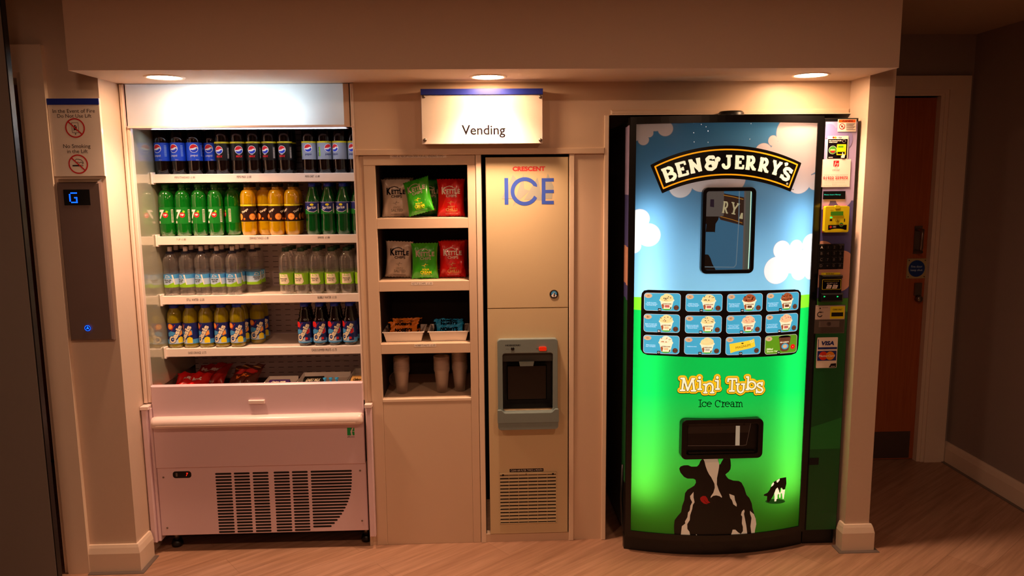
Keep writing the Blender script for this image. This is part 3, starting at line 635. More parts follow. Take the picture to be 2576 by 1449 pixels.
def bottle_proto(kind):
    bm = 'cola'; lab_ = None
    if kind == 'cola_blue': r, Hh, cap, l0, l1, sl, nm = .0320, .222, 'cap_dark', .060, .137, 'cola_blue', 'cola_bottle'; prof = prof_soda(Hh, r, 0, .145)
    elif kind == 'cola_max': r, Hh, cap, l0, l1, sl, nm = .0314, .252, 'cap_dark', .060, .139, 'cola_black', 'cola_bottle'; prof = prof_soda(Hh, r, 0, .165)
    elif kind == 'cola_diet': r, Hh, cap, l0, l1, sl, nm = .0310, .245, 'cap_dark', .062, .139, 'cola_silver', 'cola_bottle'; prof = prof_soda(Hh, r, 0, .160)
    elif kind == 'lime': r, Hh, cap, l0, l1, sl, nm, bm = .0328, .228, 'cap_green', .056, .128, 'label_green', 'lemonade_bottle', 'green_bottle'; prof = prof_soda(Hh, r, 0, .150, .014)
    elif kind == 'orange': r, Hh, cap, l0, l1, sl, nm, bm = .0324, .228, 'cap_dark', .060, .138, 'brown_label', 'orangeade_bottle', 'orange_drink'; prof = prof_soda(Hh, r, .001, .160, .015)
    elif kind == 'sprite':
        r, Hh, cap, l0, l1, sl, nm, bm = .031, .226, 'cap_blue', .092, .145, 'label_green', 'lemonade_bottle', 'tinted_bottle'
        prof = [(.02, 0), (.028, .006), (r, .02), (r, .05), (r * .93, .075), (r * .97, .09), (r, .095), (r, .14), (r * .97, .15), (r * .7, .175), (.017, .192), (.0135, .204), (.0135, .222)]
    elif kind == 'still':
        r, Hh, cap, l0, l1, sl, nm, bm = .0318, .222, 'cap_white', .038, .095, 'pale_blue', 'water_bottle', 'clear_bottle'
        prof = [(.024, 0), (.031, .004), (r, .015), (r, .037), (r - .001, .04), (r - .001, .094), (r, .097), (r * .95, .108), (r * .9, .115), (r * .97, .125), (r, .135), (r, .15), (r * .93, .165), (r * .7, .178), (.017, .185), (.014, .188), (.014, .194)]
    elif kind == 'bubbly':
        r, Hh, cap, l0, l1, sl, nm, bm = .0312, .205, 'cap_bottle_green', .043, .094, 'lime', 'water_bottle', 'clear_bottle'
        prof = [(.021, 0), (.028, .005), (r, .02), (r, .095), (r * .93, .103), (r, .112), (r, .145), (r * .95, .16), (r * .75, .176), (.017, .185), (.0135, .188), (.0135, .2)]
    elif kind == 'juice':
        r, Hh, cap, l0, l1, sl, nm, bm = .0322, .196, 'cap_blue', .020, .113, 'navy', 'fruit_drink_bottle', 'yellow_drink'
        prof = [(.024, 0), (.031, .005), (r, .014), (r - .001, .02), (r - .001, .112), (r, .118), (r, .132), (r * .96, .145), (r * .93, .148), (r * .93, .151), (r * .85, .160), (r * .65, .170), (.019, .176), (.018, .19)]
    else:
        r, Hh, cap, l0, l1, sl, nm, bm = .0312, .194, 'cap_blue', .015, .110, 'navy', 'fruit_drink_bottle', 'berry_drink'
        prof = [(.023, 0), (.029, .004), (r, .012), (r, .112), (r * .94, .12), (r * .75, .13), (r * .82, .135), (r * .72, .142), (r * .77, .147), (r * .64, .154), (r * .68, .159), (r * .56, .166), (.0165, .172), (.016, .188)]
    root = bpy.data.objects.new(nm, None); root.empty_display_size = .02; COL.objects.link(root)
    G().lathe(prof, bm, n=20, wob=petal() if kind not in ('still', 'juice') else None).build('bottle_body', root)
    g = G(); cr = prof[-1][0] + .0018; z0 = prof[-1][1] - .012
    if kind == 'still': g.lathe([(cr + .001, z0 - .001), (cr + .001, z0 + .010), (cr - .003, z0 + .012)], 'cap_navy', n=16).lathe([(.008, z0 + .012), (.0095, z0 + .014), (.0095, z0 + .03), (.007, z0 + .033), (0, z0 + .033)], 'cap_white', n=16)
    else: g.lathe([(cr, z0), (cr, z0 + .015), (cr - .0015, z0 + .0165), (0, z0 + .0165)], cap, n=18)
    g.build('cap', root)
    R_ = r + .0006; g = G(); n = 24; zs_ = [l0, l1]; lc = (l0 + l1) / 2; a = Art()
    bands = [(l0, l1, sl)]
    if kind == 'cola_max' or kind == 'cola_diet': bands = [(l0, l1 - .007, sl), (l1 - .007, l1, 'yellow')]
    elif kind == 'orange': bands = [(l0, l0 + .0015, 'yellow'), (l0 + .0015, l1 - .009, sl), (l1 - .009, l1 - .0015, 'yellow'), (l1 - .0015, l1, sl)]
    elif kind == 'sprite': bands = [(l0, l0 + .022, 'label_green'), (l0 + .022, l1 - .003, 'navy'), (l1 - .003, l1, 'lavender')]
    elif kind == 'still': bands = [(l0, l0 + .012, 'lime'), (l0 + .012, l1 - .018, 'pale_blue'), (l1 - .018, l1, 'sky')]
    elif kind == 'juice': bands = [(l0, l0 + .02, 'sky'), (l0 + .02, l1, 'navy')]
    elif kind == 'berry': bands = [(l0, l0 + .02, 'sky'), (l0 + .02, l1, 'navy')]
    for b0, b1, mm in bands:
        g.add([(R_ * math.cos(2 * math.pi * i / n), R_ * math.sin(2 * math.pi * i / n), z) for z in (b0, b1) for i in range(n)], [(i, (i + 1) % n, n + (i + 1) % n, n + i) for i in range(n)], mm, True)
    if kind.startswith('cola'):
        gz = {'cola_blue': .112, 'cola_max': .104, 'cola_diet': .110}[kind]; globe(a, 0, gz, .0165 if kind == 'cola_blue' else .0155)
        if kind == 'cola_max':
            a.text('pepsi', 0, .0845, .011, 'white'); a.text('MAX', .001, .077, .026, 'globe_red', bold=.03, h=.009, shear=.2); a.text('20% BIGGER*', 0, l1 - .0035, .028, 'ink', h=.003)
            a.rect(.034, .046, .066, .118, 'mech_dark')
            for k in range(9): a.rect(.036, .044, .070 + k * .005, .072 + k * .005, 'paper')
        elif kind == 'cola_diet':
            a.text('pepsi', 0, .083, .028, 'navy', h=.011, bold=.01); a.text('20% BIGGER*', 0, l1 - .0035, .028, 'ink', h=.003); a.rect(-.042, -.036, .075, .115, 'lime'); a.text('diet cola', -.046, .095, .04, 'ink', rot=90)
        else:
            a.text('pepsi', 0, .081, .030, 'paper', h=.011, bold=.01); a.text('500ml', .012, l0 + .004, .012, 'paper')
            for k in range(8): a.rect(.030, .040, .080 + k * .006, .082 + k * .006, 'pale_blue')
    elif kind == 'lime':
        a.text('7', -.008, .097, .022, 'white', bold=.05, h=.040, shear=.15); a.circle(.009, .094, .0115, 'globe_red'); a.text('up', .009, .094, .014, 'white', bold=.03, h=.009); a.circle(.016, .108, .005, 'lime')
        a.rect(.034, .044, .062, .118, 'paper'); 
        for k in range(10): a.rect(.035, .043, .066 + k * .005, .069 + k * .005, 'label_green')
        a.rect(-.024, -.015, .058, .068, 'paper')
    elif kind == 'orange':
        for dx in (-.075, -.025, .032, .082):
            a.circle(dx - .012, .083, .0145, 'orange'); a.circle(dx - .012, .083, .012, 'orange_light'); 
            for k in range(3): a.stroke([(dx - .012 + .011 * math.cos(k * 1.05), .083 + .011 * math.sin(k * 1.05)), (dx - .012 - .011 * math.cos(k * 1.05), .083 - .011 * math.sin(k * 1.05))], .0012, 'orange', cap=False)
            a.text('Tango', dx + .013, .108, .034, 'cream', bold=.03, h=.012, rot=32, shear=.15); a.circle(dx + .010, .074, .0045, 'orange')
            a.text('20% Bigger*', dx, l1 - .005, .026, 'brown_label', h=.0035)
    elif kind == 'sprite':
        a.poly([(-.024, .128), (-.012, .133), (.010, .128), (.024, .133), (.024, .108), (.010, .101), (-.010, .104), (-.024, .112)], 'navy')
        a.stroke([(-.024, .112), (-.010, .1035), (.010, .1005), (.025, .108)], .002, 'white')
        a.text('Sprite', 0, .119, .040, 'white', bold=.02, h=.017, rot=5, shear=.15); a.circle(.003, .133, .008, 'yellow', ry=.005); a.rect(.030, .036, .097, .137, 'paper')
    elif kind in ('still', 'bubbly'):
        zc_ = .070 if kind == 'still' else .069
        if kind == 'still': a.poly([(-.03, .050), (.0, .050), (.03, .062), (.03, .050), (.032, .044), (-.03, .044)], 'lime'); a.poly([(.018, .094), (.024, .094), (.032, .05), (.028, .05)], 'white')
        else: a.poly([(-.021, .047), (.018, .047), (.026, .056), (.018, .090), (-.021, .090)], 'cream')
        q = zc_ + .014; a.stroke([(-.012, q - .002), (-.007, q + .001), (-.008, q + .006), (-.002, q + .008), (.004, q + .005), (.008, q + .004), (.010, q - .001), (-.012, q - .002)], .0016, 'white' if kind == 'still' else 'lime')
        a.text('PRINCES', 0, zc_ + .001, .033, 'ink', bold=.03, h=.006); a.text('GATE', 0, zc_ - .007, .024, 'ink', bold=.03, h=.006); a.text('spring water', 0, zc_ - .013, .022, 'ink', h=.002)
    else:
        fr_, fr2 = ('orange', 'orange_light') if kind == 'juice' else ('strawberry', 'globe_red')
        a.poly([(-.032, .021), (-.032, .034), (-.018, .042), (0, .034), (.012, .045), (.034, .038), (.034, .021)], 'pale_blue'); a.poly([(-.034, .070), (-.02, .078), (.0, .072), (.02, .088), (.034, .08), (.034, .06), (.0, .05), (-.034, .055)], 'sky')
        a.circle(-.022, .098, .013, fr_, ry=.013); a.circle(-.022, .098, .009, fr2)
        a.poly([(.008, .062), (.020, .078), (.030, .080), (.033, .062), (.020, .055)], fr_); a.poly([(.011, .063), (.021, .075), (.029, .076), (.030, .064), (.020, .058)], fr2)
        a.poly([(.010, .024), (.010, .046), (.022, .052), (.033, .046), (.033, .024)], 'yellow' if kind == 'juice' else 'navy')
        if kind == 'berry': a.circle(.016, .035, .006, 'strawberry')
        for k, (mm, bo, dd) in enumerate((('navy', .06, .0), ('cream', .02, 0))):
            R0 = circ(-.014, .040, .0145 + (.002 if k == 0 else 0), 22, ry=.0155 + (.002 if k == 0 else 0)); a.poly(R0, mm)
        a.circle(-.014, .040, .0075, 'navy', ry=.0085); a.circle(-.013, .041, .003, 'pale_blue')
        a.text('asis', .008, .074, .066, 'navy', bold=.08, h=.027, rot=60); a.text('asis', .008, .074, .062, 'cream', bold=.05, h=.023, rot=60)
        a.text('Summer Fruits' if kind == 'berry' else 'Citrus Punch', -.008, .094, .030, 'strawberry', h=.004, rot=58, bold=.02)
    g.art(a, wrap(R_ + .0002), step=.006); g.build('label_sleeve', root)
    return root, r, nm
SH = {'top': 0, 'second': 1, 'third': 2, 'bottom': 3}
kinds = dict(cola_blue='blue-labelled cola bottle', cola_max='black-labelled cola bottle with yellow top band', cola_diet='silver-labelled cola bottle', lime='green lemonade bottle with white 7',
             orange='orange fizzy drink bottle with dark label', sprite='green lemonade bottle with blue cap', still='clear water bottle with pale blue label', bubbly='clear water bottle with lime label',
             juice='yellow fruit drink bottle with navy label', berry='dark berry drink bottle with navy label')
ordn = ['leftmost', 'second from left', 'third from left', 'fourth from left', 'fifth from left', 'sixth from left', 'seventh from left', 'eighth from left']
rowsd = [  # kind, shelf, front row [(px, turn)], rows behind
    ('cola_blue', 'top', [(398, -18), (440, -16), (484, 16), (523, -2, .036)], 1, 385),
    ('cola_max', 'top', [(556, -10), (593, 22), (633, 0), (669, -22), (711, -12)], 1, 385),
    ('cola_diet', 'top', [(778, 4), (814, 42), (851, -32), (889, -20)], 1, 385),
    ('lime', 'second', [(411, -8), (451, -4), (488, -18), (530, -10), (562, -70, .036)], 2, 530),
    ('orange', 'second', [(625, 10), (661, 24, .036), (692, -6), (730, -30)], 1, 530),
    ('sprite', 'second', [(787, 0), (823, 0), (860, -14), (898, 20)], 2, 530),
    ('still', 'third', [(426, -10), (464, -38), (502, -26), (541, -12), (580, -6), (634, 40, .067)], 2, 690),
    ('bubbly', 'third', [(721, -14), (758, -20), (795, -8), (831, 0), (868, 4), (904, 6)], 2, 690),
    ('juice', 'bottom', [(434, 20), (471, -30), (510, -18), (548, -10), (587, -2), (634, 6, .067)], 2, 830),
    ('berry', 'bottom', [(768, -8), (805, 0), (841, 0), (878, -18), (914, 8)], 1, 830)]
SLAB = 'row of the drinks fridge'
shelf_xs = {}
for kind, shn, fr_, back, py in rowsd:
    root, r, nm = bottle_proto(kind); kids = list(root.children); first = True; re_ = r + .0016; xs0 = []; pit = 2 * re_ + .001; prev = shelf_xs.get(shn)
    for q_ in fr_:
        dy = q_[2] if len(q_) > 2 else 0; x = max(at(q_[0], py, .1965 + re_ + dy)[0], FL + re_ + .001)
        for (xp, yp, rp) in ([prev] if prev else []) + xs0[-2:]:
            dd = abs(dy - yp); dd = min(dd, abs(pit - dd)) if dd < pit else 0
            gap = max(0, (re_ + rp) ** 2 - dd ** 2) ** .5 + .0008
            if x - xp < gap: x = xp + gap
        xs0.append((x, dy, re_))
    shelf_xs[shn] = xs0[-1]
    z = shz[SH[shn]] - .0035; cnt = 0
    for row in range(back + 1):
        for i, q_ in enumerate(fr_):
            px, turn = q_[0], q_[1]; dy = q_[2] if len(q_) > 2 else 0
            y = .1965 + re_ + row * pit + dy
            if dy >= .05 and row > 1: continue
            x = xs0[i][0]
            if y + re_ > .518 or x + re_ > FR - .001: continue
            if first: o = root; first = False
            else:
                o = root.copy(); COL.objects.link(o)
                for c in kids: q = c.copy(); COL.objects.link(q); q.parent = o
            o.location = (x, y, z); o.rotation_euler = (0, 0, math.radians(turn + (random.uniform(-40, 40) if row else 0)))
            rn = ('front', 'middle', 'rear')[row]
            tag(o, '%s, %s, %s row, %s fridge shelf' % (kinds[kind], ordn[i], rn, shn), 'bottle', kinds[kind].split(' with')[0] + 's on the %s fridge shelf' % shn)

# ================================================================ WRAPPED PACKS
def pack(name, label, cat, loc, rot, w_, h_, T, foil, artf, group=None, seed=1, crimp='tb', rough=.0):
    rnd = random.Random(seed); ph = [rnd.uniform(0, 6.28) for _ in range(8)]
    def th(u, v):     # u,v in 0..1
        a_ = max(0, 1 - abs(2 * u - 1) ** 3.0); b_ = max(0, 1 - abs(2 * v - 1) ** 5.0)
        return T * a_ ** .6 * b_ ** .8
    def wr(u, v):
        e = abs(2 * v - 1) ** 2 + abs(2 * u - 1) ** 3
        return .0022 * (1 + rough) * (math.sin(9 * u + 5 * v + ph[0]) + math.sin(17 * u - 11 * v + ph[1]) * (e + .3 + rough) + math.sin(31 * u + ph[2] + 3 * math.sin(7 * v)) * .6 * e)
    def edge(u, v): return (u - .5) * w_ * (1 - .10 * math.sin(math.pi * v) ** .7), v * h_
    def fnp(u, v, off=0):
        x, z = edge(u, v); t_ = th(u, v); k = min(1, t_ / (T * .4)); return (x, -t_ - wr(u, v) * k - off, z)
    nu, nv = 18, 22; V = []; Fc = []
    for side in (0, 1):
        for j in range(nv + 1):
            for i in range(nu + 1):
                u, v = i / nu, j / nv; p = fnp(u, v)
                zz = p[2] + (.0015 * (-1) ** i if j in (0, nv) else 0)
                V.append((p[0], p[1] if side == 0 else -p[1] * .8 + .0004, zz))
    n1 = (nu + 1) * (nv + 1)
    for j in range(nv):
        for i in range(nu):
            a0 = j * (nu + 1) + i; Fc.append((a0, a0 + 1, a0 + nu + 2, a0 + nu + 1)); Fc.append((n1 + a0, n1 + a0 + nu + 1, n1 + a0 + nu + 2, n1 + a0 + 1))
    for j in range(nv):
        for i in (0, nu):
            a0 = j * (nu + 1) + i; Fc.append((a0, a0 + nu + 1, n1 + a0 + nu + 1, n1 + a0) if i == 0 else (a0, n1 + a0, n1 + a0 + nu + 1, a0 + nu + 1))
    t = thing(name, loc, label, cat, group); t.location = (0, 0, 0)
    G().add(V, Fc, foil, True).build('wrapper', t)
    if artf:
        a = Art(); artf(a)
        G().art(a, lambda x, z, l: fnp(min(1, max(0, x / w_ / .92 + .5)), min(1, max(0, z / h_)), .0010 + .0001 * l), step=.01, stepv=.01).build('printing', t)
    from mathutils import Euler
    mz = min((Euler(rot).to_matrix() @ Vector(v)).z for v in V)
    t.location = (loc[0], loc[1], loc[2] - mz + .0004); t.rotation_euler = rot; return t
def kettle(ink, ink2, l1, l2, l2w, sub=None):
    def f(a):
        w_, h_ = .12, .155; a.text('ETT', .000, .103, .034, ink, bold=.04, h=.019); a.text('K', -.028, .106, .019, ink, bold=.05, h=.030); a.text('L', .0225, .106, .011, ink, bold=.04, h=.027); a.text('E', .036, .103, .011, ink, bold=.04, h=.019)
        a.stroke([(-.026, .116), (-.016, .123), (-.004, .126), (.008, .123), (.013, .118)], .0028, ink)
        a.text('CHIPS', .004, .084, .046, ink, bold=.015, h=.0115)
        a.stroke([(-.004, .052), (0, .058), (.004, .063), (.002, .057), (.008, .058), (.014, .057)], .0016, ink2); a.stroke([(.0, .052), (-.006, .056), (-.012, .055)], .0014, ink2); a.stroke([(.001, .052), (0, .047)], .0016, ink2)
        a.text(l1, .004, .038, .030, ink2, bold=.02, h=.007); a.text(l2, .004, .026, l2w, ink2, bold=.03, h=.012)
        if sub: a.text(sub, .004, .0165, .034, ink2, h=.004)
        a.text('HAND COOKED POTATO CHIPS', .004, .0095, .05, ink, h=.003)
    return f
def crisp(px, py, y, z, rot, foil, art_, lab, seed, s=1.0, tz=0):
    x = at(px, py, y)[0]; o = pack('crisp_packet', lab, 'crisp packet', (x, y, z + .0005 + tz), rot, .122 * s, .158 * s, .019, foil, art_, None, seed); return o
R = math.radians
s1, s2 = 1.422, 1.161
crisp(996, 510, .115, s1, (R(-6), 0, R(4)), 'foil_white', kettle('dark_ink', 'grey_ink', 'LIGHTLY', 'SALTED', .048), 'beige salted crisp packet at left end of upper shelf', 3)
crisp(1004, 500, .20, s1, (R(-3), 0, R(-3)), 'foil_white', kettle('dark_ink', 'grey_ink', 'LIGHTLY', 'SALTED', .048), 'beige crisp packet hidden behind the upper salted packet', 4, 1.04)
crisp(1060, 515, .035, s1, (R(-16), R(-15), R(-14)), 'foil_green', kettle('bag_white', 'yellow', 'SOUR', 'CREAM', .040, '& ONION'), 'bright green crisp packet tipped over sideways on upper shelf', 5, .95, .003)
crisp(1082, 505, .175, s1, (R(-4), 0, R(2)), 'foil_dark_green', kettle('bag_white', 'gold', 'SOUR', 'CREAM', .040), 'dark green crisp packet standing behind the tipped green one', 6)
crisp(1134, 508, .105, s1, (R(-7), 0, R(-5)), 'foil_red', kettle('white', 'gold', 'SWEET', 'CHILLI', .048, '& SOUR CREAM'), 'red sweet chilli crisp packet at right end of upper shelf', 7)
crisp(1002, 670, .11, s2, (R(-6), R(3), R(4)), 'foil_white', kettle('dark_ink', 'grey_ink', 'LIGHTLY', 'SALTED', .048), 'beige salted crisp packet at left end of lower shelf', 8, .97)
crisp(1069, 672, .07, s2, (R(-6), 0, R(2)), 'foil_green', kettle('bag_white', 'yellow', 'SOUR', 'CREAM', .046, '& ONION'), 'green sour cream crisp packet upright in middle of lower shelf', 9, .95)
crisp(1138, 668, .10, s2, (R(-7), 0, R(-2)), 'foil_red', kettle('white', 'gold', 'SWEET', 'CHILLI', .048, '& SOUR CREAM'), 'red sweet chilli crisp packet at right of lower shelf', 10, .98)
crisp(1146, 668, .165, s2, (R(-3), 0, R(2)), 'foil_red', None, 'red crisp packet peeking out behind the lower red packet', 11, .98)

def tray(px0, px1, z, lab):
    y0 = .035; x0 = at(px0, 840, y0)[0]; x1 = at(px1, 840, y0)[0]; y1 = y0 + .17; h_ = .044; t_ = .003; s_ = .011
    g = G(); q = lambda x0, x1, y0, y1, z: [(x0, y0, z), (x1, y0, z), (x1, y1, z), (x0, y1, z)]
    V = q(x0 + s_, x1 - s_, y0 + s_, y1 - s_, z) + q(x0, x1, y0, y1, z + h_) + q(x0 + t_, x1 - t_, y0 + t_, y1 - t_, z + h_) + q(x0 + s_ + t_, x1 - s_ - t_, y0 + s_ + t_, y1 - s_ - t_, z + t_)
    Fc = [(3, 2, 1, 0), (12, 13, 14, 15)]
    for k in (0, 4, 8):
        for i in range(4): j = (i + 1) % 4; Fc.append((k + i, k + j, k + 4 + j, k + 4 + i))
    g.add(V, Fc, 'white'); rim = q(x0 - .004, x1 + .004, y0 - .004, y1 + .004, z + h_)
    g.add(rim + q(x0, x1, y0, y1, z + h_) + q(x0 - .004, x1 + .004, y0 - .004, y1 + .004, z + h_ - .003), [(i, (i + 1) % 4, 4 + (i + 1) % 4, 4 + i) for i in range(4)] + [(8 + i, 8 + (i + 1) % 4, (i + 1) % 4, i) for i in range(4)], 'white')
    return tag(g.build('plastic_tray'), lab, 'tray'), (x0 + x1) / 2, x1 - x0
t3 = .895
o, xa, wa = tray(964, 1065, t3 + .0005, 'white plastic tray holding orange nut packets'); o, xb, wb = tray(1078, 1178, t3 + .0005, 'white plastic tray holding blue nut packets')
def nuts(word, c):
    def f(a):
        a.text(word, 0, .030, .075, 'dark_ink', bold=.06, h=.016, shear=.1); a.rect(-.05, .05, .012, .018, c)
        a.rect(-.075, -.055, -.001, .075, 'dark_ink'); a.rect(.058, .075, -.001, .075, 'dark_ink'); a.text(word, 0, .056, .07, 'dark_ink', bold=.06, h=.013, shear=.1)
    return f
for k in range(2):
    pack('nut_packet', 'orange nut packet in left tray, %s' % ('front one' if k == 0 else 'leaning behind the front one'), 'nut packet', (xa - .002 + .004 * k, .062 + .045 * k, t3 + .012), (R(-22 - 8 * k), R(1 - 2 * k), R(3 - 5 * k)), .142, .070 + .010 * k, .014, 'foil_orange', nuts("NOBBY'S", 'yellow'), 'orange nut packets', 20 + k, rough=.8)
for k in range(2):
    pack('nut_packet', 'blue nut packet in right tray, %s' % ('front one' if k == 0 else 'leaning behind the front one'), 'nut packet', (xb + .003 - .004 * k, .062 + .045 * k, t3 + .012), (R(-24 - 8 * k), R(-1 + 2 * k), R(-2 + 4 * k)), .142, .066 + .005 * k, .014, 'foil_blue', nuts("NOBBY'S", 'sky'), 'blue nut packets', 30 + k, rough=.8)

# ---- plastic cups: nested stacks, every cup a thing
g = G(); hC = .102; r0, r1 = .0215, .0335
prof = [(0, .001), (r0 - .002, .001), (r0, .0), (r0 + (r1 - r0) * .55, .055), (r1 - .002, .092), (r1, .094), (r1 + .0006, .1), (r1 + .002, hC), (r1 + .0012, hC + .0006)]
g.lathe(prof, 'frosted', n=28, cap=False); cup0 = g.build('plastic_cup'); first = True
zc0 = .656; stacks = [(1011, 960, .095, 12, 'left'), (1112, 960, .10, 12, 'middle'), (1157, 960, .115, 20, 'right')]
nth = ['bottom', 'second', 'third', 'fourth', 'fifth', 'sixth', 'seventh', 'eighth', 'ninth', 'tenth', 'eleventh', 'twelfth', 'thirteenth', 'fourteenth', 'fifteenth', 'sixteenth', 'seventeenth', 'eighteenth', 'nineteenth', 'twentieth']
for px, py, y, n, side in stacks:
    x = at(px, py, y)[0]
    for k in range(n):
        o = cup0 if first else cup0.copy()
        if not first: COL.objects.link(o)
        first = False; o.location = (x, y, zc0 + .0006 + k * .0054)
        tag(o, 'frosted plastic cup, %s from the bottom of the %s nested stack' % (nth[k], side) if k else 'frosted plastic cup at the very bottom of the %s nested stack' % side, 'cup', 'plastic cups nested in the %s stack' % side)
o = cup0.copy(); COL.objects.link(o); o.location = (at(985, 985, .2)[0] + .02, .29, zc0 + .0375); o.rotation_euler = (R(90), 0, R(4)); tag(o, 'single frosted cup lying on its side behind the left cup stack', 'cup')

# ================================================================ CHOCOLATE IN THE FRIDGE WELL
zw = .612
def choc(word, c, wd=.07, y=.045):
    def f(a): a.text(word, 0, y, wd, c, bold=.05, h=.02, shear=.15)
    return f
def lie(name, lab, px, py, y, w_, h_, foil, art_, rot, z, seed, T=.016):
    x = at(px, py, y)[0]; return pack(name, lab, 'chocolate packet', (x, y, z), rot, w_, h_, T, foil, art_, None, seed, rough=.9)
# riser platforms of the well hold the packs up near the drawer lip
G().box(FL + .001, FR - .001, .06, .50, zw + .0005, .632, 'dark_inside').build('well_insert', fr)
zz = .632
lie('chocolate_bag', 'red chocolate bag at left end of the fridge well', 476, 962, .20, .155, .125, 'foil_red', choc('Kit Kat', 'white', .08, .07), (R(-64), R(3), R(8)), zz + .008, 41)
lie('chocolate_bag', 'darker red chocolate bag behind the left red bag', 520, 955, .31, .16, .14, 'foil_wine', choc('Maltesers', 'white', .1, .09), (R(-62), R(-4), R(-6)), zz + .010, 42)
lie('chocolate_bag', 'brown and red chocolate bag leaning up in the fridge well', 605, 955, .24, .15, .14, 'foil_brown', lambda a: (a.rect(-.06, .06, .075, .10, 'choc_red'), a.text('KitKat', 0, .058, .08, 'orange', bold=.05, h=.014), a.rect(-.06, .06, .112, .118, 'gold')), (R(-58), R(-6), R(-10)), zz + .008, 43)
def wtray(px0, px1, y0, y1, lab, h_=.052):
    x0 = at(px0, 955, y0)[0]; x1 = at(px1, 955, y0)[0]; g = G()
    z_ = zz + .0006; g.box(x0, x1, y0, y1, z_, zz + .034, 'white').add([(x0, y0, z_), (x0, y1, z_), (x0, y1, zz + h_ + .006), (x0, y0, zz + h_ - .01)] + [(x0 - .004, y0, z_), (x0 - .004, y1, z_), (x0 - .004, y1, zz + h_ + .006), (x0 - .004, y0, zz + h_ - .01)], [(0, 1, 2, 3), (7, 6, 5, 4), (3, 2, 6, 7), (0, 3, 7, 4), (1, 5, 6, 2), (0, 4, 5, 1)], 'white')
    g.box(x1 - .003, x1, y0, y1, z_, zz + h_ - .01, 'white').box(x0, x1, y1 - .003, y1, z_, zz + h_ + .006, 'white').box(x0, x1, y0, y0 + .003, z_, zz + h_ - .03, 'white')
    tag(g.build('display_tray'), lab, 'tray'); return x0, x1
wtray(646, 722, .10, .30, 'white edged tray of dark bars in middle of fridge well')
wtray(731, 856, .10, .36, 'white edged tray of chocolate bars right of middle in fridge well')
wtray(863, 908, .10, .42, 'white edged tray at the right end of the fridge well')
def bar(px, y, lab, m, word, wc, w_=.12, d_=.045, h_=.012, z=zz, rz=0, tilt=0):
    x = at(px, 958, .10)[0]; g = G(); g.rbox(-w_ / 2, w_ / 2, -d_ / 2, d_ / 2, 0, h_, m, .002)
    a = Art().text(word, 0, h_ / 2 + 0, w_ * .7, wc, h=d_ * .42, bold=.03, shear=.2)
    g.art(a, lambda u, v, l: (u, (v - h_ / 2) - 0, h_ + .0004 + .0001 * l)); g.box(-w_ / 2 - .004, -w_ / 2, -d_ / 2 + .004, d_ / 2 - .004, h_ * .4, h_ * .5, m).box(w_ / 2, w_ / 2 + .004, -d_ / 2 + .004, d_ / 2 - .004, h_ * .4, h_ * .5, m)
    from mathutils import Euler
    o = g.build('chocolate_bar'); z = zz + .0385 - min((Euler((tilt, 0, rz)).to_matrix() @ Vector(v)).z for v in g.v); o.location = (x, y, z); o.rotation_euler = (tilt, 0, rz); return tag(o, lab, 'chocolate bar')
bar(685, .20, 'dark wrapped chocolate bar in the middle white tray', 'choc_purple', 'Dairy Milk', 'cream', .09, .05, .012, zz + .049, 0, R(14))
bar(773, .22, 'black wrapped bar lettered in white in the tray right of middle', 'black', 'DAIRY MILK', 'cream', .088, .06, .012, zz + .053, R(2), R(18))
bar(889, .20, 'tan wrapped bar with dark script at right end of the well', 'gold', 'Galaxy', 'dark_ink', .052, .06, .012, zz + .056, R(-1), R(24))
for k, px in enumerate((817, 832, 847)):
    x = at(px, 950, .17)[0]; g = G(); g.lathe([(.0, 0), (.009, .003), (.012, .012), (.009, .024), (.003, .030), (.007, .036), (.009, .042), (.0, .044)], 'foil_blue', n=10, wob=lambda a, z: .12 * math.sin(5 * a))
    o = g.build('wrapped_sweet'); o.location = (x, .17, zz + .0365); o.rotation_euler = (0, 0, k); tag(o, 'blue twist-wrapped sweet, %s of three' % ('leftmost', 'middle', 'rightmost')[k], 'sweet', 'blue wrapped sweets')

# ================================================================ ICE DISPENSER
ic = thing('ice_dispenser', (.181, .1, .036), 'tall cream ice dispenser lettered ICE in blue with grey dispensing bay', 'ice dispenser')
ix0, iz1 = at(1221, 396, -.004); ix1, _ = at(1430, 396, -.004); izm = at(1325, 775.5, -.004)[1]; iz0 = at(1325, 1341, -.004)[1]
G().box(ix0 + .006, ix1 - .006, .10, .44, .0368, iz1 - .004, 'black').box(ix0 + .006, ix1 - .006, .02, .10, .0368, .30, 'black').box(ix0 + .006, ix1 - .006, .02, .10, 1.0, iz1 - .004, 'black').build('cabinet_body', ic)
G().rbox(ix0, ix1, -.004, .02, izm + .001, iz1, 'ice_enamel', .003).build('upper_door', ic); 
a = Art(); yI = -.004
for pts in (((1290, 519), (1317, 437), (1318, 475), (1332, 480)), ((1320, 500), (1352, 446), (1366, 505), (1318, 502)), ((1362, 500), (1378, 436), (1393, 470), (1388, 500)), ((1262, 500), (1290, 440), (1300, 452), (1290, 500))): a.poly([at(p[0], p[1], yI) for p in pts], 'ice_pale')
x, z = at(1330.5, 424.5, yI); a.text('CRESCENT', x, z, .134, 'ice_red', bold=.045, h=.019)
X0, Z0 = at(1269.5, 516, yI); X1, Z1 = at(1393, 448, yI); wI = .0155
a.rect(X0, X0 + wI, Z0 + .002, Z1 + .002, 'ice_blue'); ccx, ccz, cr = X0 + .083, (Z0 + Z1) / 2 + .001, .050
P = circ(ccx, ccz, cr + .008, 40, a0=28, a1=332); Q = circ(ccx, ccz, cr - .0075, 40, a0=24, a1=336); Q[0] = (P[0][0], Q[0][1]) ; P[0] = (P[0][0], P[0][1]); a.poly(P + Q[::-1], 'ice_blue')
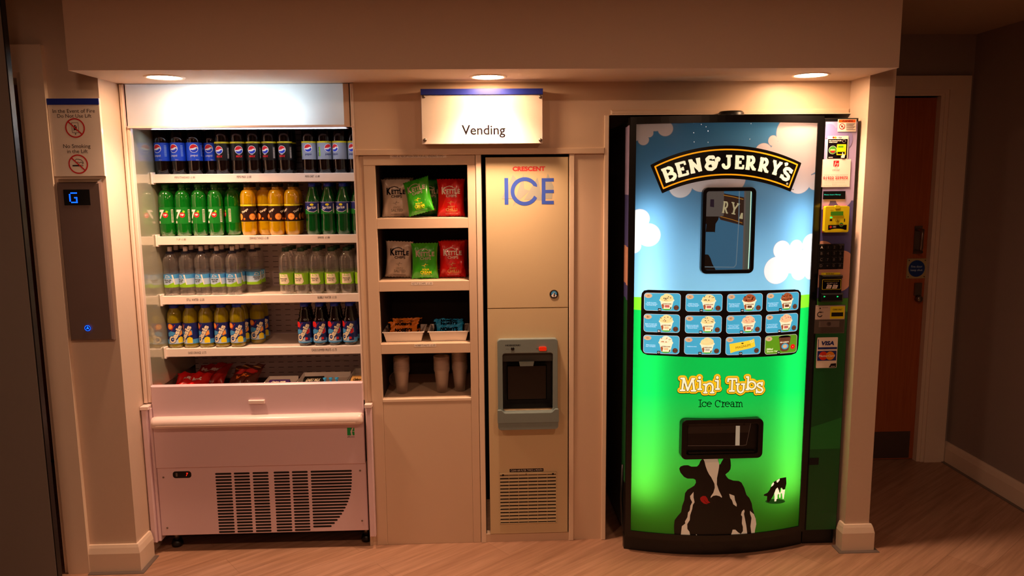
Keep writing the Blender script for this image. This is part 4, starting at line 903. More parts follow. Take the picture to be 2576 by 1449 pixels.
ex = X1 - .050; a.rect(ex, ex + wI, Z0 + .002, Z1, 'ice_blue'); a.rect(ex + wI, X1, Z1 - wI * .9, Z1, 'ice_blue'); a.rect(ex + wI, X1, (Z0 + Z1) / 2 - wI * .42, (Z0 + Z1) / 2 + wI * .42, 'ice_blue'); a.rect(ex + wI, X1, Z0 + .002, Z0 + .002 + wI * .9, 'ice_blue')
G().art(a, flat(yI)).build('lettering', ic)
x, z = at(1393.5, 740, yI); a = Art().circle(0, 0, .0188, 'steel', n=28).circle(0, 0, .0155, 'dark_ink', n=28).circle(0, .002, .012, 'sky', n=24).poly([(-.012, -.006), (-.004, .003), (.0, .008), (.002, .009), (.004, 0), (.012, -.006), (.006, -.012), (-.006, -.012)], 'white').poly([(-.002, -.010), (0, .006), (.003, .006), (.003, -.010)], 'dark_ink')
G().lathe([(0, .002), (.0185, .002), (.019, 0)], 'steel', x, yI, z, 28, axis='y').art(a, lambda u, v, l: (x + u, yI - .002 - .0002 * l, z + v)).build('round_badge', ic)
# bay
bx0, bz1 = at(1251, 854, -.03); bx1, _ = at(1403, 854, -.03); bz0 = at(1326, 1078, -.035)[1]
wx0, wz1 = at(1264, 890, -.03); wx1 = at(1391, 890, -.03)[0]; wz0 = at(1326, 1036, -.03)[1]
g = G().box(ix0, wx0 - .001, -.004, .02, iz0, izm - .001, 'ice_enamel').box(wx1 + .001, ix1 - .001, -.004, .02, iz0, izm - .001, 'ice_enamel').box(wx0 - .001, wx1 + .001, -.004, .02, wz1, izm - .001, 'ice_enamel').box(wx0 - .001, wx1 + .001, -.004, .02, iz0, wz0, 'ice_enamel'); g.build('lower_door', ic)
g = G(); n = 6; O = rr(bx0, bx1, bz0, bz1, .014, 6); I = rr(wx0, wx1, wz0, wz1, .012, 6)
g.ring(O, I, -.030, -.004, 'dispenser_grey')
bezel = g.build('bay_surround', ic, None, bevel=.003)
g = G(); lip = [(bx0 - .002, bz0 + .0), (bx1 + .002, bz0), (bx1 + .004, bz0 + .065), (wx1 + .004, bz0 + .072), (wx1 - .012, wz0 - .002), (wx0 + .012, wz0 - .002), (wx0 - .004, bz0 + .072), (bx0 - .004, bz0 + .065)]
g.prism(rr(bx0 - .001, bx1 + .001, bz0 - .001, bz0 + .045, .014, 5), -.046, -.03, 'dispenser_grey'); g.prism([(bx0 - .003, bz0 + .03), (bx1 + .003, bz0 + .03), (bx1 + .003, bz0 + .085), (wx1 + .008, bz0 + .085), (wx1 - .006, wz0 - .001), (wx0 + .006, wz0 - .001), (wx0 - .008, bz0 + .085), (bx0 - .003, bz0 + .085)], -.048, -.03, 'dispenser_grey')
g.build('drip_lip', ic, None, bevel=.004)
g = G().box(wx0 - .003, wx1 + .003, .085, .09, wz0 - .003, wz1 + .003, 'dispenser_dark').box(wx0 - .004, wx0 - .001, -.028, .09, wz0, wz1, 'dispenser_dark').box(wx1 + .001, wx1 + .004, -.028, .09, wz0, wz1, 'dispenser_dark').box(wx0, wx1, -.028, .09, wz0 - .004, wz0 - .001, 'dispenser_dark')
g.box(wx0, wx1, -.012, .085, wz1 - .038, wz1, 'dispenser_dark').build('bay_lining', ic)
x0 = at(1306, 918, -.03)[0]; x1 = at(1344, 918, -.03)[0]; g = G().prism([(x0, wz1 - .038), (x1, wz1 - .038), (x1 - .004, wz1 - .057), (x0 + .004, wz1 - .057)], -.022, .01, 'dispenser_grey'); g.build('ice_chute', ic)
g = G().rbox(wx0 + .02, wx1 - .02, .045, .055, wz0 + .03, wz1 - .07, 'smoke', .004); g.build('push_flap', ic)
a = Art(); x, z = at(1290, 868.5, -.03); a.text('HOSHIZAKI', x, z, .062, 'dark_ink', bold=.03, h=.0065); x, z = at(1352, 877.5, -.03); a.text('ICE', x, z, .010, 'dark_ink'); x, z = at(1277, 878, -.03); a.text('STATUS', x, z, .014, 'dark_ink')
G().art(a, flat(-.0302)).build('bay_lettering', ic)
x, z = at(1289.5, 877.5, -.03); G().lathe([(0, .003), (.0072, .003), (.0078, 0)], 'black_gloss', x, -.0295, z, 20, axis='y').build('sensor', ic)
x, z = at(1365, 877, -.03); G().prism(rr(x - .0165, x + .0165, z - .0085, z + .0085, .006, 5), -.037, -.0295, 'red_button').build('push_button', ic, 'glossy red push button', bevel=.0015)
vx0, vz1 = at(1256, 1190, -.004); vx1, _ = at(1400, 1190, -.004); vz0 = at(1328, 1316, -.004)[1]
g = G().box(vx0, vx1, -.0045, -.004, vz0, vz1, 'black_matt').rbox(vx0, vx1, -.010, -.0045, vz1 - .008, vz1, 'ice_enamel', .001).rbox(vx0, vx1, -.008, -.0045, vz0, vz0 + .004, 'ice_enamel', .001)
g.box(vx0, vx0 + .003, -.008, -.0045, vz0, vz1, 'ice_enamel').box(vx1 - .003, vx1, -.008, -.0045, vz0, vz1, 'ice_enamel')
for k in range(14):
    z = vz1 - .013 - k * (vz1 - vz0 - .016) / 14.0
    g.add([(vx0 + .003, -.0085, z - .0085), (vx1 - .003, -.0085, z - .0085), (vx1 - .003, -.0060, z), (vx0 + .003, -.0060, z), (vx0 + .003, -.0045, z - .0085), (vx1 - .003, -.0045, z - .0085), (vx1 - .003, -.0045, z), (vx0 + .003, -.0045, z)], [(0, 1, 2, 3), (4, 5, 1, 0), (3, 2, 6, 7), (0, 3, 7, 4), (1, 5, 6, 2)], 'ice_enamel')
for k in range(1, 6): x = vx0 + (vx1 - vx0) * k / 6; g.box(x - .0008, x + .0008, -.0082, -.005, vz0, vz1 - .008, 'ice_enamel')
xm = (vx0 + vx1) / 2; g.box(xm - .009, xm - .007, -.0102, -.0095, vz1 - .010, vz1 - .001, 'dark_ink').box(vx0 + .012, vx0 + .02, -.0102, -.0095, vz1 - .011, vz1 - .004, 'dark_ink').box(vx1 - .02, vx1 - .012, -.0102, -.0095, vz1 - .011, vz1 - .004, 'dark_ink')
g.build('air_vent', ic)
x0, z1 = at(1282, 1180, yI); x1, z0 = at(1367, 1186, yI); a = Art().rect(x0, x1, z0, z1, 'dark_ink').text('CLEAN AIR FILTER TWICE A MONTH', (x0 + x1) / 2, (z0 + z1) / 2, (x1 - x0) * .94, 'paper', h=(z1 - z0) * .6); G().art(a, flat(yI)).build('filter_notice', ic)

# ================================================================ ICE CREAM MACHINE
xm_, hw_ = .978, .385
S = lambda x: -.112 - .072 * (1 - ((x - xm_) / hw_) ** 2)
sp = lambda px, py: surf_at(px, py, S)
MC = (.98, .05, 0)
mc = thing('ice_cream_machine', MC, 'black ice cream vending machine with backlit blue sky and green field front', 'vending machine')
MX0, MX1, PX0, PX1, PZ0, PZ1, MT = .590, 1.366, .612, 1.336, .097, 1.787, 1.815
def slab(g, x0, x1, z0, z1, yo, th, m, n=24):
    """curved slab following the door front, yo in front of the sheet"""
    V = []
    for i in range(n + 1):
        x = x0 + (x1 - x0) * i / n; y = S(x) - yo; V += [(x, y, z0), (x, y, z1), (x, y + th, z1), (x, y + th, z0)]
    Fc = [(4 * i + j, 4 * i + (j + 1) % 4, 4 * i + 4 + (j + 1) % 4, 4 * i + 4 + j) for i in range(n) for j in range(4)] + [(0, 1, 2, 3), (4 * n + 3, 4 * n + 2, 4 * n + 1, 4 * n)]
    return g.add(V, [f[::-1] for f in Fc], m)
g = G(); slab(g, MX0, PX0, .070, MT, .006, .05, 'black_gloss', 2); slab(g, PX1, MX1, .070, MT, .006, .05, 'black_gloss', 2)
slab(g, PX0, PX1, PZ1, MT, .006, .05, 'black_gloss'); slab(g, PX0, PX1, .070, PZ0, .006, .05, 'black_gloss'); g.build('door_frame', mc)
slab(G(), MX0, 1.363, .0, .066, -.018, .03, 'black', 24).build('kick_plate', mc)
# print of the backlit sheet: sky, clouds and fields
def front_mat():
    b = NT('backlit_front'); tc = b.n('TexCoord'); sx = b.n('SeparateXYZ'); b.t.links.new(tc.outputs['Object'], sx.inputs[0]); X, Z = sx.outputs[0], sx.outputs[2]
    ox, oz = MC[0], MC[2]
    cl = [(1674, 324, 18), (1632.5, 335, 10.5), (1618.7, 352, 13), (1599, 337, 17), (1620, 308, 32), (1650, 303, 26), (1712, 469, 28), (1795, 455, 31), (1840, 448, 36), (1765, 450, 32), (1740, 440, 30),
          (1921, 384, 23), (1945, 354, 13), (1992, 335, 42), (2010, 450, 37), (2049, 458, 20), (1975, 400, 48), (2030, 390, 50), (2035, 330, 40), (1950, 400, 30),
          (1609, 550, 24), (1631, 591, 29), (1592, 618, 20), (1598, 585, 27), (1967, 629, 24), (2003, 622, 19), (2042, 615, 28), (1954, 680, 35), (2010, 682, 23), (2040, 684, 20), (1992, 655, 33), (2030, 652, 28)]
    acc = None
    for px, py, r_ in cl:
        x, z = sp(px, py); rr_ = r_ / 628.0
        dx = b.math('SUBTRACT', X, x - ox); dz = b.math('SUBTRACT', Z, z - oz)
        d = b.math('SUBTRACT', b.math('SQRT', b.math('ADD', b.math('MULTIPLY', dx, dx), b.math('MULTIPLY', dz, dz))), rr_)
        acc = d if acc is None else b.math('MINIMUM', acc, d)
    cloud = b.math('LESS_THAN', acc, 0.0); rim = b.math('LESS_THAN', b.math('ABSOLUTE', acc), 0.0009)
    h1 = sp(1594, 748)[1]; h1b = sp(2034, 740)[1]; h2 = sp(1594, 781)[1]; h2b = sp(2034, 781)[1]
    # light hill falls to the right, dark field rises in the middle
    wv = b.math('MULTIPLY', b.math('SINE', b.math('MULTIPLY', b.math('ADD', X, .37), 4.2)), .03)
    g1 = b.math('LESS_THAN', Z, b.math('ADD', h1 - oz + (h1b - h1) * .5, wv)); g1 = b.math('LESS_THAN', Z, h1 - oz + .002)
    g2 = b.math('LESS_THAN', Z, b.math('SUBTRACT', h2 - oz + .004, b.math('MULTIPLY', wv, .3)))
    skyf = b.math('DIVIDE', b.math('SUBTRACT', Z, h1 - oz), .75, clamp=True)
    c = b.mixc(skyf, rgb('8cc4ec'), rgb('3a8cd0')); c = b.mixc(cloud, c, rgb('f6f2fa')); c = b.mixc(rim, c, rgb('a8b8d8'))
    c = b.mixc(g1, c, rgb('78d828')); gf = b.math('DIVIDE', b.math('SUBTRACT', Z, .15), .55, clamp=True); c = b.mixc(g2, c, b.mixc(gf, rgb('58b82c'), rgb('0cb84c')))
    df = b.n('BsdfDiffuse'); tl = b.n('BsdfTranslucent'); b.t.links.new(c, df.inputs[0]); b.t.links.new(c, tl.inputs[0])
    m0 = b.n('MixShader', i_0=.80); b.t.links.new(df.outputs[0], m0.inputs[1]); b.t.links.new(tl.outputs[0], m0.inputs[2])
    gl = b.n('BsdfGlossy', i_Roughness=.15); m1 = b.n('MixShader', i_0=.03); b.t.links.new(m0.outputs[0], m1.inputs[1]); b.t.links.new(gl.outputs[0], m1.inputs[2])
    M['backlit_front'] = b.fin(m1)
front_mat()
g = G(); n = 32; V = []
for i in range(n + 1):
    x = PX0 + (PX1 - PX0) * i / n; V += [(x, S(x), PZ0), (x, S(x), PZ1)]
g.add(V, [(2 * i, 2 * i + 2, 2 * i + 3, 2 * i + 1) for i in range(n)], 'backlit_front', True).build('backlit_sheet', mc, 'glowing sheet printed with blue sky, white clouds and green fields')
# light box behind it
G().box(PX0 - .002, PX1 + .002, -.062, -.055, PZ0 - .01, PZ1 + .01, 'white').box(PX0 - .008, PX0 - .002, -.12, -.055, PZ0 - .01, PZ1 + .01, 'white').box(PX1 + .002, PX1 + .008, -.12, -.055, PZ0 - .01, PZ1 + .01, 'white').build('light_box', mc)
for x, e in ((.685, 2.2), (1.262, 2.2)):
    l = lamp('light_box_tube', 'AREA', (x - MC[0], -.068 - MC[1], .86), e, (.93, 1.0, .97), rot=(math.radians(90), 0, 0), shape='RECTANGLE', size=.085, size_y=1.22); l.parent = mc
l = lamp('light_box_tube', 'AREA', (.975 - MC[0], -.068 - MC[1], .86), 1.5, (.93, 1.0, .97), rot=(math.radians(90), 0, 0), shape='RECTANGLE', size=.30, size_y=1.0); l.parent = mc
# body and coin column
G().box(.600, 1.50, -.045, .62, .05, MT - .012, 'black').box(.64, 1.46, .0, .60, .0, .05, 'black_matt').build('cabinet_body', mc)
YC = -.112
cfx0, cfx1 = MX1 + .002, 1.508
G().rbox(cfx0, cfx1, YC, -.045, .07, MT - .008, 'black', .003).box(cfx0, cfx1 - .004, YC + .02, -.045, .0, .07, 'black').build('column_housing', mc)
# printed column front
a = Art(); P = lambda px, py: at(px, py, YC); zb_, zt_ = P(2060, 1332)[1], P(2110, 306)[1]; xa_, xb_ = cfx0 + .006, cfx1 - .004
hz = P(2085, 750)[1]
a.rect(xa_, xb_, hz, zt_, 'lilac')
def cc(px, py, r_, m='lavender'):
    x, z = P(px, py); a.circle(x, z, r_ / 615.0, m, n=24)
def clipx(pts): return [(min(xb_, max(xa_, p[0])), min(zt_, max(zb_, p[1]))) for p in pts]
def ccl(px, py, r_, m):
    x, z = P(px, py); a.poly(clipx(circ(x, z, r_ / 615.0, 40)), m)
zz0 = P(2085, 505)[1]; zz1 = P(2085, 640)[1]
a.poly(clipx([(xa_, zz1), (xb_, zz1), (xb_, zz0), (xa_, zz0)]), 'dusk'); ccl(2122, 500, 20, 'lilac'); ccl(2066, 505, 22, 'lilac')
zz2 = P(2085, 735)[1]; a.poly(clipx([(xa_, hz), (xb_, hz), (xb_, zz2 + .1), (xa_, zz2 + .1)]), 'dusk')
for px, py, r_ in ((2068, 640, 34), (2118, 660, 30), (2064, 690, 34), (2110, 700, 34), (2090, 670, 34)): ccl(px, py, r_, 'peach')
ccl(2085, 330, 18, 'lavender'); ccl(2115, 350, 30, 'lavender')
a.rect(xa_, xb_, P(2085, 790)[1], hz - .001, 'grass'); a.rect(xa_, xb_, zb_, P(2085, 785)[1], 'dark_grass'); a.poly([(xa_, P(2050, 1130)[1]), (xb_, P(2110, 1128)[1]), (xb_, P(2110, 1050)[1]), (xa_, P(2050, 1075)[1])], 'mid_grass')
G().art(a, flat(YC, .00008)).build('column_print', mc, 'printed column front, lilac sky above dark green field')
YF = YC - .0022
def pr(a, tl, br, m, y=YF, r_=0):
    x0, z1 = at(*tl, y); x1, z0 = at(*br, y); a.rect(x0, x1, z0, z1, m, r_); return x0, x1, z0, z1
def tx(a, s, px, py, w, m, y=YF, **k): x, z = at(px, py, y); a.text(s, x, z, w, m, **k)
def st(name, a, lab=None, y=YF): return G().art(a, flat(y, .00015)).build(name, mc, lab)
a = Art(); x0, x1, z0, z1 = pr(a, (2108, 300), (2153, 331), 'paper'); pr(a, (2110, 301), (2152, 308), 'hdr_orange'); tx(a, 'WARNING', 2132, 304.5, .045, 'ink', bold=.02, h=.008)
x, z = at(2118, 318, YF); a.circle(x, z, .0118, 'sign_red', n=24).circle(x, z, .0092, 'paper', n=24).circle(x, z, .004, 'ink', n=10).stroke([(x - .007, z + .007), (x + .007, z - .007)], .0022, 'sign_red')
for k in range(7): x_, z_ = at(2140, 311 + k * 2.6, YF); a.rect(x_ - .019, x_ + .018 - (k % 3) * .004, z_ - .0008, z_ + .0008, 'ink')
st('warning_sticker', a)
a = Art(); pr(a, (2082, 342), (2132, 400), 'paper', r_=.003); pr(a, (2083, 350), (2130, 399), 'dark_ink'); x, z = at(2099, 346, YF); a.circle(x - .004, z, .004, 'card_red').circle(x + .004, z, .004, 'card_orange'); tx(a, 'VISA', 2113, 346, .015, 'visa_blue', bold=.03)
tx(a, 'FOR CONTACTLESS', 2101, 354, .050, 'paper', bold=.03, h=.004, shear=.1); tx(a, 'PRESS START', 2096, 358, .034, 'paper', bold=.03, h=.004, shear=.1); x, z = at(2123, 355, YF); a.circle(x, z, .0075, 'paper', ry=.0058).circle(x, z, .0068, 'dark_ink', ry=.005)
x, z = at(2094.5, 377.5, YF); a.circle(x, z, .0165, 'paper', n=24).circle(x, z, .0155, 'grass', n=24).poly(circ(x, z, .0115, 14, a0=190, a1=350, ry=.011), 'sign_red').rect(x - .011, x + .011, z - .003, z + .003, 'lime'); pr(a, (2105, 363), (2127, 390), 'reader_yellow', r_=.002); pr(a, (2108, 367), (2121, 371), 'lcd_green')
pr(a, (2106, 382), (2124, 387), 'dark_ink'); tx(a, 'START', 2094, 377, .016, 'paper', bold=.03); x, z = at(2120, 391, YF); a.poly([(x - .008, z - .010), (x + .006, z - .010), (x + .008, z), (x + .004, z + .004), (x, z + .003), (x - .001, z + .012), (x - .004, z + .012), (x - .004, z), (x - .008, z - .002)], 'paper'); tx(a, 'NAYAX', 2089, 396, .018, 'paper', bold=.03)
st('contactless_sticker', a)
a = Art(); pr(a, (2068, 401), (2137, 470), 'paper'); x0, x1, z0, z1 = pr(a, (2097, 404), (2110, 419), 'sign_red'); a.stroke([(x0 + .003, z0), (x0 + .010, z1 - .003), (x0 + .006, z0 + .010), (x1 - .003, z0 + .012), (x1 - .009, z0)], .0018, 'paper'); tx(a, 'vending', 2103, 422, .014, 'sign_red')
tx(a, 'UW2267', 2103, 427.5, .030, 'ink'); tx(a, 'To arrange a refund or report a fault please call', 2102, 440, .098, 'ink', h=.003); tx(a, '01932 259972', 2101.5, 447, .101, 'sign_red', bold=.02, h=.0105); tx(a, 'or email our service team', 2101, 453, .084, 'sign_red', h=.003)
for k in range(2): tx(a, 'please quote the machine number above when you call', 2099, 457.5 + 2.5 * k, .082, 'grey_ink', h=.002)
tx(a, 'JPL House', 2099, 463.5, .02, 'ink', h=.002); tx(a, 'Old Mill Street, Walton on Thames, Surrey', 2100, 466.5, .095, 'ink', h=.0026)
st('phone_number_label', a)
a = Art(); pr(a, (2071, 481), (2126, 501), 'black_gloss'); tx(a, 'Please Insert Money', 2094, 490, .068, 'led_cyan', h=.0065, shear=.15); st('money_display', a)
# card reader
g = G(); y2 = YC - .032; x0, z1 = at(2077, 519, y2); x1, z0 = at(2134, 584, y2); g.rbox(x0 + .004, x1, YC - .012, YC - .0005, z0 - .002, z1 + .001, 'choc_red', .002).prism(rr(x0, x1, z0, z1, .006, 4), y2, YC - .012, 'reader_yellow')
g.prism(rr((x0 + x1) / 2 - .010, (x0 + x1) / 2 + .010, z1 - .010, z1 + .003, .004, 3), y2 - .001, y2 + .01, 'reader_yellow'); rd = g.build('card_reader', mc, 'bright yellow card reader', bevel=.002)
a = Art(); yy = y2 - .0013; pr(a, (2090, 532), (2121, 542), 'lcd_green', yy); tx(a, 'NAYAX', 2093, 529, .012, 'ink', yy, bold=.03); x, z = at(2091, 547, yy); a.circle(x, z, .005, 'led_green', ry=.0025)
x, z = at(2107, 554, yy)
for r_ in (.010, .0075, .005): a.circle(x, z, r_, 'ink', ry=r_ * .8).circle(x, z, r_ - .0008, 'reader_yellow', ry=r_ * .8 - .0008)
a.circle(x, z, .002, 'ink'); pr(a, (2087, 551), (2093, 556), 'ink', yy); pr(a, (2123, 550), (2125, 558), 'ink', yy); pr(a, (2083, 566), (2129, 578), 'dark_ink', yy); x, z = at(2116, 565, yy); a.circle(x, z, .0085, 'lime').circle(x, z, .007, 'mid_grass').rect(x - .005, x + .005, z - .002, z + .001, 'sign_red')
x, z = at(2089, 571, yy); a.circle(x, z, .005, 'card_red'); pr(a, (2094, 568), (2103, 573), 'mech_grey', yy, .001); tx(a, 'VISA', 2098.5, 570.5, .010, 'paper', yy, bold=.03); x, z = at(2105, 579, yy); a.circle(x, z, .030, 'reader_yellow', ry=.006)
o = G().art(a, flat(yy, .00012)).build('reader_display'); o.parent = rd; o.location = -Vector(MC)
# keypad
a = Art(); kx0, kz1 = at(2059, 614, YF); kx1, _ = at(2124, 614, YF); _, kz0 = at(2090, 677, YF)
kp = G().rbox(kx0, kx1, YC - .004, YC - .0005, kz0, kz1, 'black', .001).build('keypad', mc)
g = G(); dxk = (kx1 - kx0) / 4.1; dzk = (kz1 - kz0) / 4.1; a = Art()
for r_, row in enumerate(('A123', 'B456', 'C789', 'D*0#')):
    for c_, ch in enumerate(row):
        x = kx0 + dxk * (c_ + .55); z = kz1 - dzk * (r_ + .55); g.rbox(x - .011, x + .011, YC - .0065, YC - .004, z - .010, z + .010, 'black_gloss', .001); a.text(ch, x - .002, z + .001, 0, 'mech_grey' if ch != 'A' else 'paper', size=.016)
o = g.art(a, flat(YC - .0066, .0001)).build('keys'); o.parent = kp; o.location = -Vector(MC)
# note acceptor
a = Art(); pr(a, (2066, 686), (2113, 691.5), 'yellow'); tx(a, 'NOTES ONLY', 2088, 688.8, .034, 'ink', bold=.03); st('note_label', a)
x0, z1 = at(2063, 692, YC - .01); x1, z0 = at(2117, 758, YC - .02); g = G().rbox(x0, x1, YC - .018, YC - .0005, z0, z1, 'black_gloss', .004).rbox(x0 - .001, x1 + .001, YC - .034, YC - .018, z0, z0 + .036, 'black_gloss', .006).rbox(x0 + .002, x1 - .002, YC - .028, YC - .018, z1 - .012, z1, 'black_gloss', .004)
na = g.build('note_acceptor', mc); a = Art(); yy = YC - .0185; pr(a, (2069, 703), (2115, 728), 'yellow', yy, .002); pr(a, (2070, 704), (2114, 727), 'dark_ink', yy, .002); tx(a, 'THIS MACHINE ACCEPTS NOTES', 2092, 707.5, .062, 'yellow', yy, h=.003); tx(a, 'ACCEPT 5 10 20', 2093, 712.5, .044, 'paper', yy, bold=.02, h=.004)
for px in (2085, 2100): x, z = at(px, 721, yy); a.poly([(x - .012, z - .008), (x + .008, z - .008), (x + .013, z + .006), (x - .006, z + .009)], 'paper').circle(x, z, .005, 'mech_grey').circle(x, z, .0035, 'paper')
yy2 = YC - .0345
for px in (2074, 2107): x, z = at(px, 746, yy2); a.poly([(x - .003, z + .003), (x + .004, z), (x - .003, z - .003)], 'led_green')
o = G().art(a, lambda u, v, l: (u, (yy2 if v < z0 + .036 else yy) - .00012 * l, v)).build('note_instructions'); o.parent = na; o.location = -Vector(MC)
# coin mechanism
x0, z1 = at(2050, 768, YC - .004); x1, _ = at(2128, 768, YC - .004); z0 = at(2088, 839, YC - .004)[1]
cm = G().rbox(x0, x1, YC - .004, YC - .0005, z0, z1, 'mech_grey', .002).build('coin_mechanism', mc)
a = Art(); yy = YC - .0042; hgt = z1 - z0; a.rect(x0 + .003, x1 - .003, z0 + hgt * .5, z1 - .003, 'bag_white', .003); xm2 = x0 + (x1 - x0) * .50; a.rect(xm2, x1 - .005, z0 + hgt * .52, z1 - .006, 'reader_yellow', .002); a.rect(xm2 + .006, x1 - .010, z0 + hgt * .60, z0 + hgt * .74, 'black'); a.text('COINS ONLY', (xm2 + x1) / 2 - .002, z0 + hgt * .84, .040, 'ink', h=.007, bold=.02)
a.rect(x0 + .003, x1 - .003, z0 + .003, z0 + hgt * .48, 'mech_dark', .003); a.rect(x0 + .020, x1 - .024, z0 + hgt * .23, z0 + hgt * .45, 'mech_grey', .001); xk, zk = x0 + (x1 - x0) * .48, z0 + hgt * .34; a.circle(xk, zk, .0085, 'ink').circle(xk, zk, .007, 'steel').circle(xk, zk, .004, 'ink').rect(xk - .001, xk + .001, zk - .003, zk + .003, 'steel')
xk, zk = x0 + .022, z0 + hgt * .68
a.stroke([(xk + .010 * math.cos(R(t_)), zk + .010 * math.sin(R(t_))) for t_ in range(60, 331, 30)], .0035, 'ink'); a.circle(xk, z1 - .013, .003, 'ink'); a.text('COIN RETURN', xk + .020, z1 - .010, .024, 'ink', h=.003); a.text('PUSH', xk + .004, zk + .009, .018, 'ink', h=.004, bold=.02)
o = G().art(a, flat(yy, .00012)).build('coin_plate'); o.parent = cm; o.location = -Vector(MC)
a = Art(); x0, x1, z0, z1 = pr(a, (2056, 849), (2104, 925), 'paper', r_=.003); w_ = x1 - x0; h_ = z1 - z0
a.rect(x0 + w_ * .05, x0 + w_ * .98, z1 - h_ * .39, z1 - h_ * .32, 'visa_blue'); a.rect(x0 + w_ * .05, x0 + w_ * .08, z1 - h_ * .39, z1 - h_ * .06, 'visa_blue'); a.text('VISA', x0 + w_ * .52, z1 - h_ * .19, w_ * .66, 'visa_blue', bold=.05, shear=.2, h=h_ * .14)
a.rect(x0 + w_ * .04, x0 + w_ * .96, z1 - h_ * .76, z1 - h_ * .44, 'visa_blue'); a.circle(x0 + w_ * .33, z1 - h_ * .60, h_ * .14, 'card_red', n=24); a.circle(x0 + w_ * .66, z1 - h_ * .60, h_ * .14, 'card_orange', n=24); a.text('MasterCard', x0 + w_ * .5, z1 - h_ * .60, w_ * .78, 'paper', bold=.03, shear=.15, h=h_ * .075)
a.poly([(x0 + w_ * .62, z0 + .002), (x0 + w_ * .72, z0 + h_ * .14), (x0 + w_ * .97, z0 + h_ * .15), (x0 + w_ * .97, z0 + .002)], 'ink'); a.text('NAYAX', x0 + w_ * .82, z0 + h_ * .05, w_ * .2, 'paper', bold=.03); st('card_scheme_sticker', a)
a = Art(); pr(a, (2036, 1152), (2059, 1169), 'black_matt'); st('lock_cover', a)
a = Art(); x, z = at(2077, 1288, YF); a.stroke([(x - .016, z + .002), (x, z + .004), (x + .008, z + .001)], .001, 'label_green'); x, z = at(2092, 1304, YF); a.stroke([(x - .008, z + .006), (x, z - .001), (x + .012, z - .002)], .001, 'label_green'); st('scratch_marks', a)
# left flank with the same print wrapped around it
a_ = lambda px, py: at(px, py, -.06)[1]
g = G()
for z0, z1, m in ((.30, a_(1580, 752), 'dark_grass'), (a_(1580, 752), a_(1580, 715), 'dusk'), (a_(1580, 715), a_(1580, 620), 'peach'), (a_(1580, 620), a_(1580, 490), 'dusk'), (a_(1580, 490), MT - .03, 'lilac')):
    g.box(MX0 - .0005, MX0 + .001, -.100, -.066, z0, z1, m).box(.598, .6, -.030, .03, z0, z1, m)
g.build('flank_print', mc)
G().tube([(.594, -.02, .35), (.588, -.03, .20), (.590, -.05, .10), (.594, -.06, .075)], .006, 'black').build('power_cable', mc)
# top pod
G().lathe([(.0, .0), (.050, .0), (.052, .008), (.050, .024), (.044, .030), (0, .031)], 'black', at(1836, 285, -.03)[0], -.045 + .0, MT - .004, 28).build('top_cap', mc)

# ---- artwork on the curved sheet
def cz(k=.0009, dl=.00006): return lambda u, v, l: (u, S(u) - k - dl * l, v)
def tf(cx0_, cy0_, sc): return lambda x, y: sp(cx0_ + x / sc, cy0_ + y / sc)
# logo plate
T = tf(1620, 350, 6.133)
def arc3(p, q, r_, n=26):
    (ax, ay), (bx, by), (cx, cy) = p, q, r_; d = 2 * (ax * (by - cy) + bx * (cy - ay) + cx * (ay - by))
    ux = ((ax * ax + ay * ay) * (by - cy) + (bx * bx + by * by) * (cy - ay) + (cx * cx + cy * cy) * (ay - by)) / d
    uy = ((ax * ax + ay * ay) * (cx - bx) + (bx * bx + by * by) * (ax - cx) + (cx * cx + cy * cy) * (bx - ax)) / d
    R_ = math.hypot(ax - ux, ay - uy); t0 = math.atan2(ay - uy, ax - ux); t1 = math.atan2(cy - uy, cx - ux); return [(ux + R_ * math.cos(t0 + (t1 - t0) * i / n), uy + R_ * math.sin(t0 + (t1 - t0) * i / n)) for i in range(n + 1)]
top = arc3((112, 405), (1290, 110), (2415, 375)); bot = arc3((2255, 798), (1290, 598), (285, 822))
a = Art(); 
def band(o, i_, m):
    for k in range(len(o) - 1): a.items.append(([T(*o[k]), T(*o[k + 1]), T(*i_[k + 1]), T(*i_[k])], [(0, 1, 2, 3)], m, a.l))
bR = bot[::-1]; a.l = 1; band(top, bR, 'black_gloss'); a.stroke([T(*p) for p in top + bot + [top[0]]], .006, 'black_gloss')
it = arc3((170, 425), (1290, 160), (2365, 395)); ib = arc3((2235, 742), (1290, 545), (300, 760))
a.stroke([T(*p) for p in it + ib + [it[0]]], .0056, 'lit_orange')
G().art(a, cz(), step=.02).build('logo_plate', mc, 'curved black plate with orange outline')
